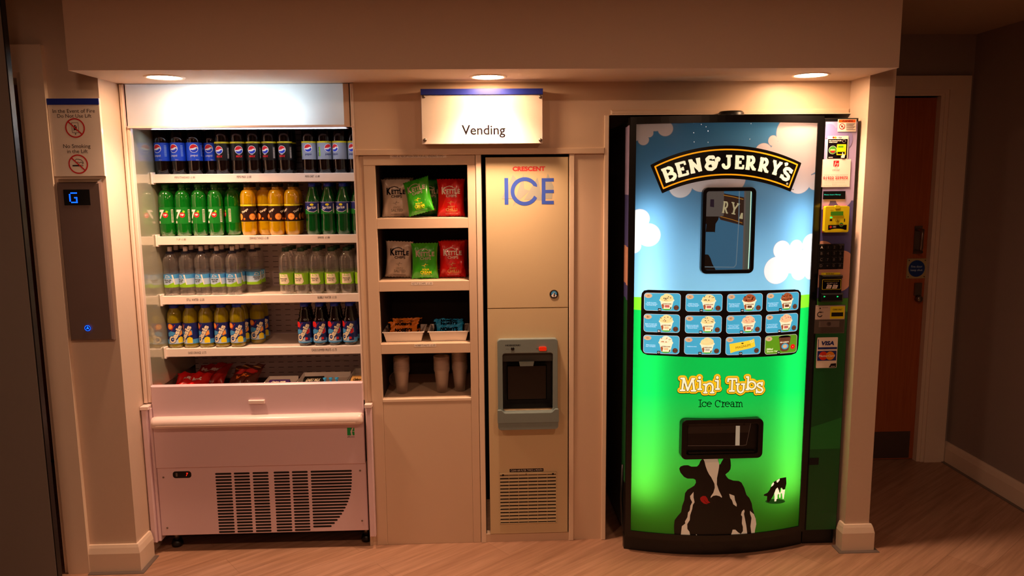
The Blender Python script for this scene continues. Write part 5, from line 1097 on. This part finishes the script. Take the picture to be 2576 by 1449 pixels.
# slab letters: strokes on a unit cell (x right, y up, height 1)
def arcp(cx, cy, rx, ry, a0, a1, n=12): return [(cx + rx * math.cos(R(a0 + (a1 - a0) * i / n)), cy + ry * math.sin(R(a0 + (a1 - a0) * i / n))) for i in range(n + 1)]
GL = {
 'B': [[(.18, .0), (.18, 1)], [(.02, .07), (.5, .07)], [(.02, .93), (.45, .93)], [(.2, .5), (.45, .5)], arcp(.42, .72, .22, .20, 90, -90), arcp(.45, .29, .26, .22, 90, -90)],
 'E': [[(.2, .0), (.2, 1)], [(.02, .07), (.78, .07)], [(.02, .93), (.74, .93)], [(.2, .5), (.5, .5)], [(.72, .98), (.72, .72)], [(.76, .02), (.76, .32)], [(.5, .62), (.5, .38)]],
 'N': [[(.18, .03), (.18, .97)], [(.76, .03), (.76, .97)], [(.12, .93), (.8, .07)], [(.0, .07), (.36, .07)], [(.0, .93), (.28, .93)], [(.6, .93), (.94, .93)]],
 'J': [[(.55, .95), (.55, .55)] + arcp(.30, .30, .25, .22, 0, -190), [(.3, .93), (.82, .93)]],
 'R': [[(.2, .03), (.2, .97)], [(.02, .07), (.38, .07)], [(.02, .93), (.45, .93)], [(.2, .45), (.45, .45)], arcp(.42, .69, .23, .235, 90, -90), [(.42, .42), (.72, .07)], [(.62, .07), (.9, .07)]],
 'Y': [[(.45, .03), (.45, .45)], [(.45, .42), (.16, .93)], [(.45, .42), (.76, .93)], [(.24, .07), (.66, .07)], [(.0, .93), (.32, .93)], [(.6, .93), (.92, .93)]],
 'S': [[(.68, .72), (.60, .88), (.40, .93), (.20, .86), (.14, .70), (.24, .56), (.46, .48), (.64, .38), (.68, .22), (.56, .08), (.34, .06), (.16, .16), (.10, .30)], [(.70, .98), (.70, .66)], [(.08, .02), (.08, .32)]],
 "'": [[(.1, 1.0), (.12, .86), (.02, .70)]],
 '&': [[(.78, .62), (.86, .74), (.80, .80), (.72, .72), (.70, .50), (.60, .20), (.40, .06), (.18, .10), (.08, .28), (.18, .48), (.40, .54)], [(.40, .54), (.20, .62), (.16, .80), (.30, .93), (.52, .92), (.56, .78)], [(.56, .98), (.56, .76)], [(.30, .54), (.5, .54), (.52, .40), (.40, .36)]]}
def glyph(a, ch, cx, cy, hh, ww, rot, wt, m):
    c_, s_ = math.cos(R(rot)), math.sin(R(rot)); gx = max(p[0] for q in GL[ch] for p in q); gx0 = min(p[0] for q in GL[ch] for p in q)
    for q in GL[ch]:
        pts = []
        for x, y in q:
            x = (x - (gx + gx0) / 2) * ww / (gx - gx0); y = (y - .5) * hh; pts.append(T(cx + x * c_ - y * s_, cy - (x * s_ + y * c_)))
        two = len(q) == 2; dx_, dy_ = abs(q[0][0] - q[-1][0]), abs(q[0][1] - q[-1][1])
        k = (.78 if two and dy_ < .02 else .7 if two and dx_ < .02 and dy_ < .4 else 1.28 if two and dx_ < .02 else 1.12)
        a.stroke(pts, wt * k, m, cap=False)
a = Art()
for ch, cx, cy, hh, ww, rot in (('B', 378, 542, 225, 172, 20), ('E', 578, 463, 225, 162, 15), ('N', 790, 410, 215, 185, 11), ('&', 1055, 368, 215, 205, 5), ('J', 1288, 352, 210, 135, 0), ('E', 1468, 358, 205, 130, -3), ('R', 1650, 368, 215, 160, -6),
                                ('R', 1852, 400, 215, 160, -11), ('Y', 2035, 445, 215, 150, -16), ("'", 2172, 418, 110, 26, -20), ('S', 2192, 535, 200, 120, -24)): glyph(a, ch, cx, cy, hh, ww, rot, .0118, 'lit_cream')
G().art(a, cz(.0030, .00001)).build('logo_lettering', mc, 'glowing cream slab lettering')
a = Art(); x, z = T(2205, 688); a.circle(x, z, .0042, 'lit_cream').circle(x, z, .0034, 'black').text('R', x, z, .003, 'lit_cream'); x, z = T(2287, 778); a.text('TM', x, z, .009, 'black', bold=.02); G().art(a, cz(.0032, .0001)).build('trade_marks', mc)
# small glints of the peeling top edge, painted as glowing white specks
a = Art()
for px, py in ((1776, 319), (1781, 330), (1745, 334), (1781, 329), (1746, 357), (1781, 358), (1889, 311), (1886, 350), (1764, 313)): x, z = sp(px, py); a.circle(x, z, .0013, 'lit_white', ry=.0022, n=8)
G().art(a, cz(.0009, .00005)).build('sheet_glints', mc)
# Mini Tubs
T = tf(1690, 930, 10.304)
MTs = [[(235, 222), (310, 222)], [(300, 225), (265, 530)], [(312, 222), (405, 530), (530, 232)], [(540, 232), (575, 535)], [(220, 530), (325, 530)], [(508, 540), (605, 540)], [(520, 232), (582, 232)],
 [(715, 198), (715, 206)], [(665, 285), (728, 285), (725, 500)], [(675, 503), (762, 503)], [(825, 380), (882, 382), (865, 585)], [(880, 430), (920, 370), (980, 348), (1035, 370), (1060, 440), (1045, 585)], [(828, 588), (900, 588)], [(1000, 588), (1080, 588)],
 [(1175, 195), (1175, 204)], [(1128, 280), (1190, 280), (1185, 495)], [(1138, 497), (1222, 497)], [(1452, 300), (1458, 236), (1672, 236), (1670, 302)], [(1565, 238), (1550, 540)], [(1492, 546), (1608, 546)],
 [(1668, 370), (1738, 370)], [(1705, 372), (1695, 500), (1722, 565), (1775, 590), (1832, 562), (1855, 500), (1862, 372)], [(1806, 370), (1878, 370)], [(1932, 185), (1978, 185), (1955, 505)], [(1922, 507), (1975, 507)],
 [(2065 + 100 * math.cos(R(t_)), 400 + 100 * math.sin(R(t_))) for t_ in range(0, 361, 24)], [(2328, 385), (2312, 348), (2265, 337), (2218, 365), (2215, 415), (2262, 450), (2325, 475), (2350, 525), (2312, 575), (2245, 580), (2200, 550)], [(2335, 332), (2330, 392)], [(2192, 510), (2190, 588)]]
k_ = 1 / 10.304 / 628
a = Art()
for wt, m, off in ((178, 'dark_ink', 8), (160, 'lit_orange', 0), (138, 'lit_yellow', 0), (74, 'choc_brown', 3), (50, 'lit_cream', 0)):
    a.l += 12
    l0 = a.l
    for i, q in enumerate(MTs):
        w_ = wt + (26 if i in (7, 14) else 0); a.l = l0; a.stroke([T(x, y + off) for x, y in q], w_ * k_, m)
    a.l = l0
G().art(a, cz(.0006, .00004)).build('mini_tubs_lettering', mc, 'cream Mini Tubs lettering with orange outline')
ICs = [[(735, 785), (735, 960)], [(697, 785), (768, 785)], [(697, 960), (768, 960)], [(840 + 60 * math.cos(R(t_)), 897 + 60 * math.sin(R(t_))) for t_ in range(-45, -321, -25)], [(884, 838), (886, 872)],
 [(912, 890), (1026, 890)], [(970 + 58 * math.cos(R(t_)), 897 + 60 * math.sin(R(t_))) for t_ in range(-5, -321, -25)], [(1190 + 66 * math.cos(R(t_)), 880 + 86 * math.sin(R(t_))) for t_ in range(-40, -326, -22)], [(1250, 795), (1252, 848)],
 [(1288, 838), (1320, 838), (1320, 960)], [(1288, 960), (1358, 960)], [(1322, 885), (1345, 845), (1382, 845)], [(1384, 890), (1498, 890)], [(1441 + 58 * math.cos(R(t_)), 897 + 60 * math.sin(R(t_))) for t_ in range(-5, -321, -25)],
 [(1532, 852), (1562, 832), (1598, 846), (1605, 885), (1606, 960), (1632, 960)], [(1565 + 42 * math.cos(R(t_)), 922 + 36 * math.sin(R(t_))) for t_ in range(0, 361, 30)], [(1652, 838), (1682, 838), (1682, 960)],
 [(1682, 872), (1714, 836), (1748, 858), (1750, 960)], [(1750, 872), (1784, 836), (1814, 858), (1816, 960), (1834, 960)], [(1654, 960), (1708, 960)], [(1730, 960), (1768, 960)]]
a = Art()
for q in ICs: a.l = 0; a.stroke([T(x, y) for x, y in q], 21 * k_, 'dark_ink')
G().art(a, cz(.0006, .00004)).build('ice_cream_lettering', mc)
# cows
T = tf(1660, 1120, 5.797)
def pl(a, pts, m): a.poly([T(*p) for p in pts], m)
a = Art()
pl(a, [(880, 280), (900, 240), (930, 190), (960, 150), (1010, 150), (1030, 220), (1036, 300), (1028, 350), (1005, 385), (955, 425), (970, 455), (1000, 490), (1070, 515), (1150, 520), (1190, 545), (1230, 620), (1260, 720), (1305, 770), (1340, 850), (1350, 920), (1375, 1000), (1400, 1080), (1405, 1160), (1385, 1240), (1380, 1305), (1030, 1325), (530, 1325), (210, 1305), (205, 1180), (215, 1090), (260, 1030), (310, 975), (325, 880), (355, 800), (365, 700), (400, 650), (450, 620), (500, 590), (525, 545), (520, 505), (490, 487), (400, 485), (350, 460), (300, 400), (280, 340), (300, 310), (350, 292), (410, 290), (460, 312), (540, 310), (570, 280), (590, 230), (620, 195), (640, 150), (845, 150), (850, 200), (865, 275)], 'black')
for pts in ([(628, 192), (700, 165), (765, 150), (845, 150), (845, 205), (866, 280), (860, 330), (848, 400), (832, 480), (830, 570), (860, 660), (905, 750), (900, 765), (870, 742), (820, 730), (775, 738), (740, 770), (742, 745), (780, 690), (800, 620), (795, 560), (750, 470), (715, 420), (690, 370), (665, 300), (650, 235)],
            [(490, 680), (440, 740), (445, 780), (470, 830), (445, 880), (435, 950), (410, 980), (400, 1050), (365, 1110), (370, 1140), (320, 1180), (305, 1305), (440, 1312), (430, 1260), (400, 1220), (398, 1150), (435, 1090), (440, 1020), (470, 930), (480, 870), (505, 830), (490, 760)],
            [(1010, 708), (1085, 735), (1095, 800), (1120, 860), (1118, 895), (1070, 860), (1050, 800), (1025, 770)],
            [(1225, 935), (1195, 965), (1182, 1015), (1200, 1040), (1195, 1140), (1210, 1190), (1210, 1250), (1180, 1292), (1140, 1270), (1100, 1230), (1060, 1230), (1050, 1270), (1030, 1322), (1275, 1310), (1260, 1180), (1235, 1050), (1225, 1000), (1235, 960)],
            [(1312, 955), (1370, 1005), (1395, 1070), (1405, 1150), (1385, 1240), (1380, 1305), (1335, 1305), (1320, 1180), (1335, 1060), (1315, 1000)], [(525, 1295), (560, 1320), (530, 1322)]): pl(a, pts, 'dim_white')  # white patches toned beige, their weak lighting put into the colour
pl(a, [(590, 760), (625, 738), (665, 740), (690, 770), (705, 810), (735, 835), (700, 845), (685, 858), (640, 850), (600, 815), (585, 785)], 'sign_red'); a.stroke([T(*p) for p in ((640, 800), (665, 825), (690, 848))], .0012, 'dark_ink')
G().art(a, cz(.0006, .00006), step=.03).build('cow_print', mc, 'black and white cow licking its nose')
a = Art(); a.poly([T(1680 + 145 * math.cos(R(t_)), 818 + 36 * math.sin(R(t_))) for t_ in range(0, 360, 15)], 'dim_shadow')
pl(a, [(1755, 480), (1840, 465), (1845, 560), (1825, 640), (1800, 645), (1760, 620), (1745, 690), (1730, 690), (1722, 640), (1690, 700), (1670, 690), (1650, 740), (1610, 800), (1590, 828), (1562, 825), (1560, 780), (1565, 745), (1515, 735), (1515, 718), (1570, 690), (1600, 650), (1620, 600), (1650, 540), (1700, 510)], 'black')
for pts in ([(1690, 640), (1715, 615), (1735, 660), (1740, 690), (1760, 690), (1775, 615), (1790, 650), (1825, 645), (1805, 780), (1790, 785), (1780, 700), (1760, 700), (1757, 765), (1740, 765), (1738, 705), (1715, 720), (1712, 780), (1700, 785), (1695, 815), (1670, 818), (1672, 750), (1668, 700)], [(1700, 515), (1745, 485), (1745, 510), (1715, 545), (1703, 540)], [(1655, 535), (1665, 560), (1650, 585), (1620, 608), (1630, 570)]): pl(a, pts, 'lit_cream')
G().art(a, cz(.0006, .00006), step=.03).build('small_cow_print', mc, 'small black and white grazing cow')
# menu board
T = tf(1580, 700, 5.367)
def bp(pts): return [T(*p) for p in pts]
a = Art(); a.poly(bp([(178, 250), (185, 200), (215, 165), (270, 155), (600, 164), (1000, 171), (1300, 172), (1700, 165), (2000, 157), (2250, 150), (2300, 158), (2330, 190), (2335, 240), (2318, 600), (2300, 900), (2290, 960), (2265, 1010), (2200, 1035), (1900, 1055), (1500, 1072), (1200, 1073), (800, 1062), (500, 1046), (260, 1035), (200, 1010), (170, 960), (168, 900), (172, 600)]), 'black')
mb = G().art(a, cz(.0006, .0001), step=.03).build('menu_board', mc, 'black menu board with rounded corners')
cards = [('A1', 215, 708, 200, 440, 'v1'), ('A2', 775, 1272, 212, 450, 'v1'), ('A3', 1335, 1813, 208, 450, 'c'), ('A4', 1868, 2300, 192, 438, 'c'), ('B1', 210, 698, 485, 730, 'v2'), ('B2', 768, 1262, 505, 742, 'v2'), ('B3', 1325, 1800, 498, 742, 's'), ('B4', 1856, 2287, 480, 728, 's'),
         ('C1', 205, 692, 770, 1018, 'v3'), ('C2', 758, 1252, 793, 1028, 'v4'), ('C3', 1316, 1788, 788, 1030, 'm'), ('C4', 1846, 2275, 768, 1015, 't')]
desc = {'v1': ('Vanilla ice cream', 'with Gobs of Chocolate', 'Chip Cookie Dough'), 'c': ('Chocolate ice cream', 'with Chocolate', 'Brownie Pieces'), 'v2': ('Banana ice cream with', 'Walnuts and Chocolate', 'Flavoured Chunks'), 's': ('Strawberry Cheesecake', 'ice cream with', 'Strawberries and Cookie'), 'v3': ('White chocolate', 'ice cream'), 'v4': ('Vanilla ice cream',), 'm': (), 't': ()}
for code, cx0_, cx1_, cy0_, cy1_, kd in cards:
    x0 = (T(cx0_, cy0_)[0] + T(cx0_, cy1_)[0]) / 2; x1 = (T(cx1_, cy0_)[0] + T(cx1_, cy1_)[0]) / 2; xm2 = (cx0_ + cx1_) / 2; z1 = T(xm2, cy0_)[1]; z0 = T(xm2, cy1_)[1]; W, Hc = x1 - x0, z1 - z0
    U = lambda u, v: (x0 + u * W, z0 + v * Hc); a = Art()
    a.rect(x0, x1, z0, z1, 'lit_white', .012); a.rect(x0 + .0009, x1 - .0009, z0 + .0009, z1 - .0009, 'lit_card_green' if kd == 't' else 'lit_card', .0112)
    if kd not in 'mt':
        col = {'v1': 'lit_vanilla', 'c': 'lit_choc', 'v2': 'lit_vanilla', 's': 'lit_straw', 'v3': 'lit_cream', 'v4': 'lit_vanilla'}[kd]
        a.poly([U(.435, .62), U(.81, .62), U(.745, .10), U(.68, .055), U(.60, .045), U(.54, .07), U(.50, .12)], 'lit_cream'); a.poly([U(.475, .36), U(.52, .40), U(.55, .30), U(.53, .12), U(.50, .14)], 'lit_choc'); a.poly([U(.70, .34), U(.765, .40), U(.74, .16), U(.70, .12)], 'lit_cream')
        a.poly([U(.715, .2), U(.75, .26), U(.735, .12), U(.71, .10)], 'dark_ink'); a.poly([U(.50, .12), U(.74, .12), U(.70, .055), U(.60, .04), U(.53, .07)], 'lit_grass')
        cxx, czz = U(.62, .61); a.circle(cxx, czz, .205 * W, 'lit_cream', ry=.13 * Hc, n=28)
        a.poly([U(.44, .62), U(.44, .74), U(.47, .84), U(.52, .88), U(.55, .95), U(.62, .98), U(.69, .95), U(.74, .90), U(.79, .80), U(.80, .66), U(.77, .58), U(.68, .53), U(.60, .52), U(.50, .55)], col)
        random.seed(hash(code) % 7 + ord(code[1]) + ord(code[0]))
        fl = {'v1': 'choc_brown', 'c': 'choc_brown', 'v2': 'lit_brown', 's': 'lit_pink', 'v3': 'lit_choc', 'v4': 'lit_tan'}[kd]
        for k in range(9 if kd != 'v4' else 3): p = U(random.uniform(.47, .77), random.uniform(.60, .88)); a.circle(p[0], p[1], random.uniform(.002, .0034), fl, ry=random.uniform(.0012, .0024), n=8)
        a.stroke([U(.50, .66), U(.56, .60), U(.66, .63), U(.72, .72), U(.70, .82)], .0012, 'lit_tan' if kd != 'c' else 'choc_brown'); a.stroke([U(.56, .82), U(.62, .78), U(.64, .88)], .0012, 'lit_tan' if kd != 'c' else 'choc_brown')
        x_, z_ = U(.625, .40); a.rect(x_ - .12 * W, x_ + .12 * W, z_ - .025 * Hc, z_ + .03 * Hc, 'lit_brown'); a.text("BEN & JERRY'S", x_, z_ + .003 * Hc, .22 * W, 'lit_cream', h=.035 * Hc, bold=.03); a.rect(x_ - .06 * W, x_ + .07 * W, z_ - .20 * Hc, z_ - .06 * Hc, {'v1': 'lit_pink', 's': 'lit_pink', 'v4': 'lit_rim', 'c': 'lit_brown'}.get(kd, 'lit_straw'), .002)
    elif kd == 'm':
        a.poly([U(.10, .62), U(.20, .64), U(.72, .80), U(.80, .87), U(.84, .44), U(.74, .36), U(.26, .18), U(.14, .10)], 'lit_gold'); a.text('MAGNUM', *U(.49, .46), .42 * W, 'choc_brown', h=.13 * Hc, rot=10); a.circle(*U(.73, .72), .008, 'lit_vanilla', ry=.005).circle(*U(.73, .72), .005, 'lit_gold', ry=.003); a.rect(*[U(.44, 0)[0], U(.5, 0)[0]], *[U(0, .6)[1], U(0, .66)[1]], 'choc_brown')
    else:
        a.poly([U(.42, .90), U(.80, .90), U(.74, .18), U(.68, .10), U(.55, .10), U(.48, .18)], 'lit_brown'); a.circle(*U(.60, .90), .19 * W, 'lit_rim', ry=.06 * Hc).circle(*U(.60, .87), .19 * W, 'dark_ink', ry=.10 * Hc); a.rect(U(.42, 0)[0], U(.785, 0)[0], U(0, .78)[1], U(0, .86)[1], 'lit_brown')
        a.text("BEN & JERRY'S", *U(.60, .60), .27 * W, 'lit_cream', h=.09 * Hc, bold=.04); a.circle(*U(.62, .38), .11 * W, 'lit_card', ry=.16 * Hc).circle(*U(.62, .38), .07 * W, 'lit_tan', ry=.1 * Hc); a.text('500ml', *U(.15, .28), .19 * W, 'lit_cream', bold=.02, shear=.2); a.text('Sharing Tub', *U(.23, .14), .34 * W, 'lit_cream', bold=.02, shear=.2, h=.1 * Hc); a.circle(*U(.87, .33), .0105, 'lit_red', n=24).text('4', *U(.87, .33), .003, 'lit_cream')
    a.circle(*U(.115, .84), .0145, 'lit_rim', ry=.0095, n=24).circle(*U(.115, .84), .0138, 'lit_tan', ry=.0088, n=24).text(code, *U(.115, .84), .009, 'dark_ink', bold=.01)
    for k, ln in enumerate(desc[kd]): a.text(ln, *U(.20, .46 - .08 * k), .26 * W if len(ln) < 18 else .32 * W, 'lit_white', h=.05 * Hc)
    if kd != 't': a.circle(*U(.88, .20), .0102, 'dark_ink', n=22).circle(*U(.88, .20), .0092, 'lit_brown', n=22).text('\u00a31.80' if kd == 'm' else '\u00a32.50', *U(.88, .20), .0145, 'dark_ink', h=.0055)
    a.rect(U(.38, 0)[0], U(.47, 0)[0], z0 - .0005, z0 + .15 * Hc, 'black').text(code, *U(.425, .07), .0085, 'lit_white', bold=.02)
    o = G().art(a, cz(.0014, .00006), step=.03).build('menu_card'); o.parent = mb; o.location = -Vector(MC); o['label'] = 'menu card %s, %s' % (code, {'m': 'yellow wrapped ice cream bar', 't': 'green card with tall tub'}.get(kd, 'blue card with ice cream tub'))
# view window
def frame_on(name, tl, tr, bl, br, r_, b_, th, lab=None):
    x0 = (sp(*tl)[0] + sp(*bl)[0]) / 2; x1 = (sp(*tr)[0] + sp(*br)[0]) / 2; z1 = (sp(*tl)[1] + sp(*tr)[1]) / 2; z0 = (sp(*bl)[1] + sp(*br)[1]) / 2
    xc_ = (x0 + x1) / 2; ys = max(S(x0), S(x1)); yf = min(S(x0), S(x1), S(xc_)) - th; O = rr(x0, x1, z0, z1, r_, 7); I = rr(x0 + b_, x1 - b_, z0 + b_, z1 - b_, r_ * .5, 7)
    G().ring(O, I, yf, ys + .004, 'black_gloss').build(name, mc, lab, bevel=.002); return x0 + b_, x1 - b_, z0 + b_, z1 - b_, yf, ys
x0, x1, z0, z1, yf, ys = frame_on('window_frame', (1766, 471), (1899, 471), (1759, 687), (1892, 687), .022, .015, .014)
ybk = yf + .009; G().box(x0 - .002, x1 + .002, ybk + .0005, ybk + .002, z0 - .002, z1 + .002, 'dark_ink').build('window_backing', mc)
T = tf(1750, 460, 6.0375); 
def W_(px, py): x, z = at(1750 + px / 6.0375, 460 + py / 6.0375, ybk); return (min(x1, max(x0, x)), min(z1, max(z0, z)))
mat('view_blue', '34607e', .5, em=.9); mat('view_grey', '5c5450', .6, em=.7); mat('view_dark', '241c22', .6); mat('view_brown', '3a2620', .6, em=.5); mat('view_orange', 'c08028', .5, em=.6); mat('view_cream', 'b8ac88', .5, em=.75); mat('view_metal', '66706a', .35, em=.4); mat('view_pale', '7890a0', .5, em=.6)  # emission stands in for the light inside the window
a = Art(); a.rect(x0, x1, z0, z1, 'view_blue'); a.poly([W_(*p) for p in ((100, 90), (432, 90), (425, 520), (100, 520))], 'view_grey')
a.poly([W_(*p) for p in ((430, 160), (760, 225), (730, 650), (380, 560), (350, 520), (425, 500))], 'view_brown'); a.stroke([W_(*p) for p in ((430, 188), (560, 212), (720, 250))], .0030, 'view_orange'); a.stroke([W_(*p) for p in ((380, 512), (560, 560), (705, 608))], .0026, 'view_orange')
Tw = T; T = W_
for ch, cx, cy, hh, ww, rot in (('R', 455, 372, 190, 90, -8), ('Y', 590, 390, 190, 130, -12), ('S', 705, 490, 80, 60, -14)):  # mirrored logo letters, a reflection painted flat on the view
    if ch == 'S': a.poly([W_(*p) for p in ((655, 540), (690, 455), (715, 458), (712, 550))], 'view_cream')
    else: glyph(a, ch, cx, cy, hh, ww, rot, .0056, 'view_cream')
T = Tw
a.poly([W_(*p) for p in ((140, 510), (350, 510), (340, 560), (300, 620), (290, 745), (150, 745), (160, 630), (140, 610))], 'view_dark')
for k in range(5): a.poly([W_(*p) for p in ((280, 668 + 17 * k), (297, 676 + 17 * k), (280, 684 + 17 * k))], 'view_dark')
a.poly([W_(*p) for p in ((120, 1085), (190, 1090), (220, 1140), (250, 1230), (300, 1320), (100, 1320))], 'view_dark')
a.stroke([W_(*p) for p in ((660, 130), (650, 600), (610, 1240), (580, 1280), (130, 1275))], .003, 'view_pale'); a.poly([W_(*p) for p in ((745, 100), (835, 100), (795, 1330), (705, 1330))], 'view_metal'); a.poly([W_(*p) for p in ((735, 100), (760, 100), (732, 1330), (706, 1330))], 'view_grey'); a.stroke([W_(*p) for p in ((838, 130), (815, 900), (795, 1300))], .0028, 'glow_edge')
a.poly([W_(*p) for p in ((220, 250), (275, 250), (275, 370), (215, 360))], 'dusk')
G().art(a, flat(ybk, .00012)).build('window_view', mc, 'dark blue interior seen through the window')
G().box(x0 - .001, x1 + .001, yf + .004, yf + .0055, z0 - .001, z1 + .001, 'glass').build('window_pane', mc)
x0, x1, z0, z1, yf, ys = frame_on('hatch_frame', (1709, 1049), (1914, 1048), (1709, 1147), (1911, 1147), .022, .020, .020)
ybk = yf + .016; G().box(x0 - .002, x1 + .002, ybk + .0005, ybk + .002, z0 - .002, z1 + .002, 'black').build('hatch_backing', mc)
def Hh_(px, py): return at(1690 + px / 10.733, 1030 + py / 10.733, ybk - .001)
mat('hatch_grey', '302824', .35, em=.02); mat('hatch_dark', '141214', .2); mat('hatch_metal', 'c8c4ac', .3, em=.3); mat('hatch_edge', '9a8878', .3, em=.1)
a = Art(); a.poly([Hh_(*p) for p in ((465, 345), (2140, 340), (2010, 970), (430, 985), (430, 560))], 'hatch_dark'); a.poly([Hh_(*p) for p in ((465, 345), (2140, 340), (2085, 620), (435, 655), (440, 500))], 'hatch_grey')
a.stroke([Hh_(*p) for p in ((465, 345), (2140, 340), (2010, 955), (1900, 975), (430, 982))], .0009, 'hatch_edge', cap=False); a.poly([Hh_(*p) for p in ((1728, 440), (1838, 440), (1828, 970), (1712, 970))], 'hatch_metal')
for px in (640, 1295, 1950): x, z = Hh_(px, 398); a.circle(x, z, .0042, 'black')
G().art(a, flat(ybk - .001, .00012)).build('hatch_flap', mc, 'smoky delivery flap with metal strip')
g = G(); x_, z_ = Hh_(1295, 1115); g.rbox(x0 + .01, x1 - .01, yf + .004, ybk, z0, z0 + .010, 'black_gloss', .003).build('hatch_lip', mc)
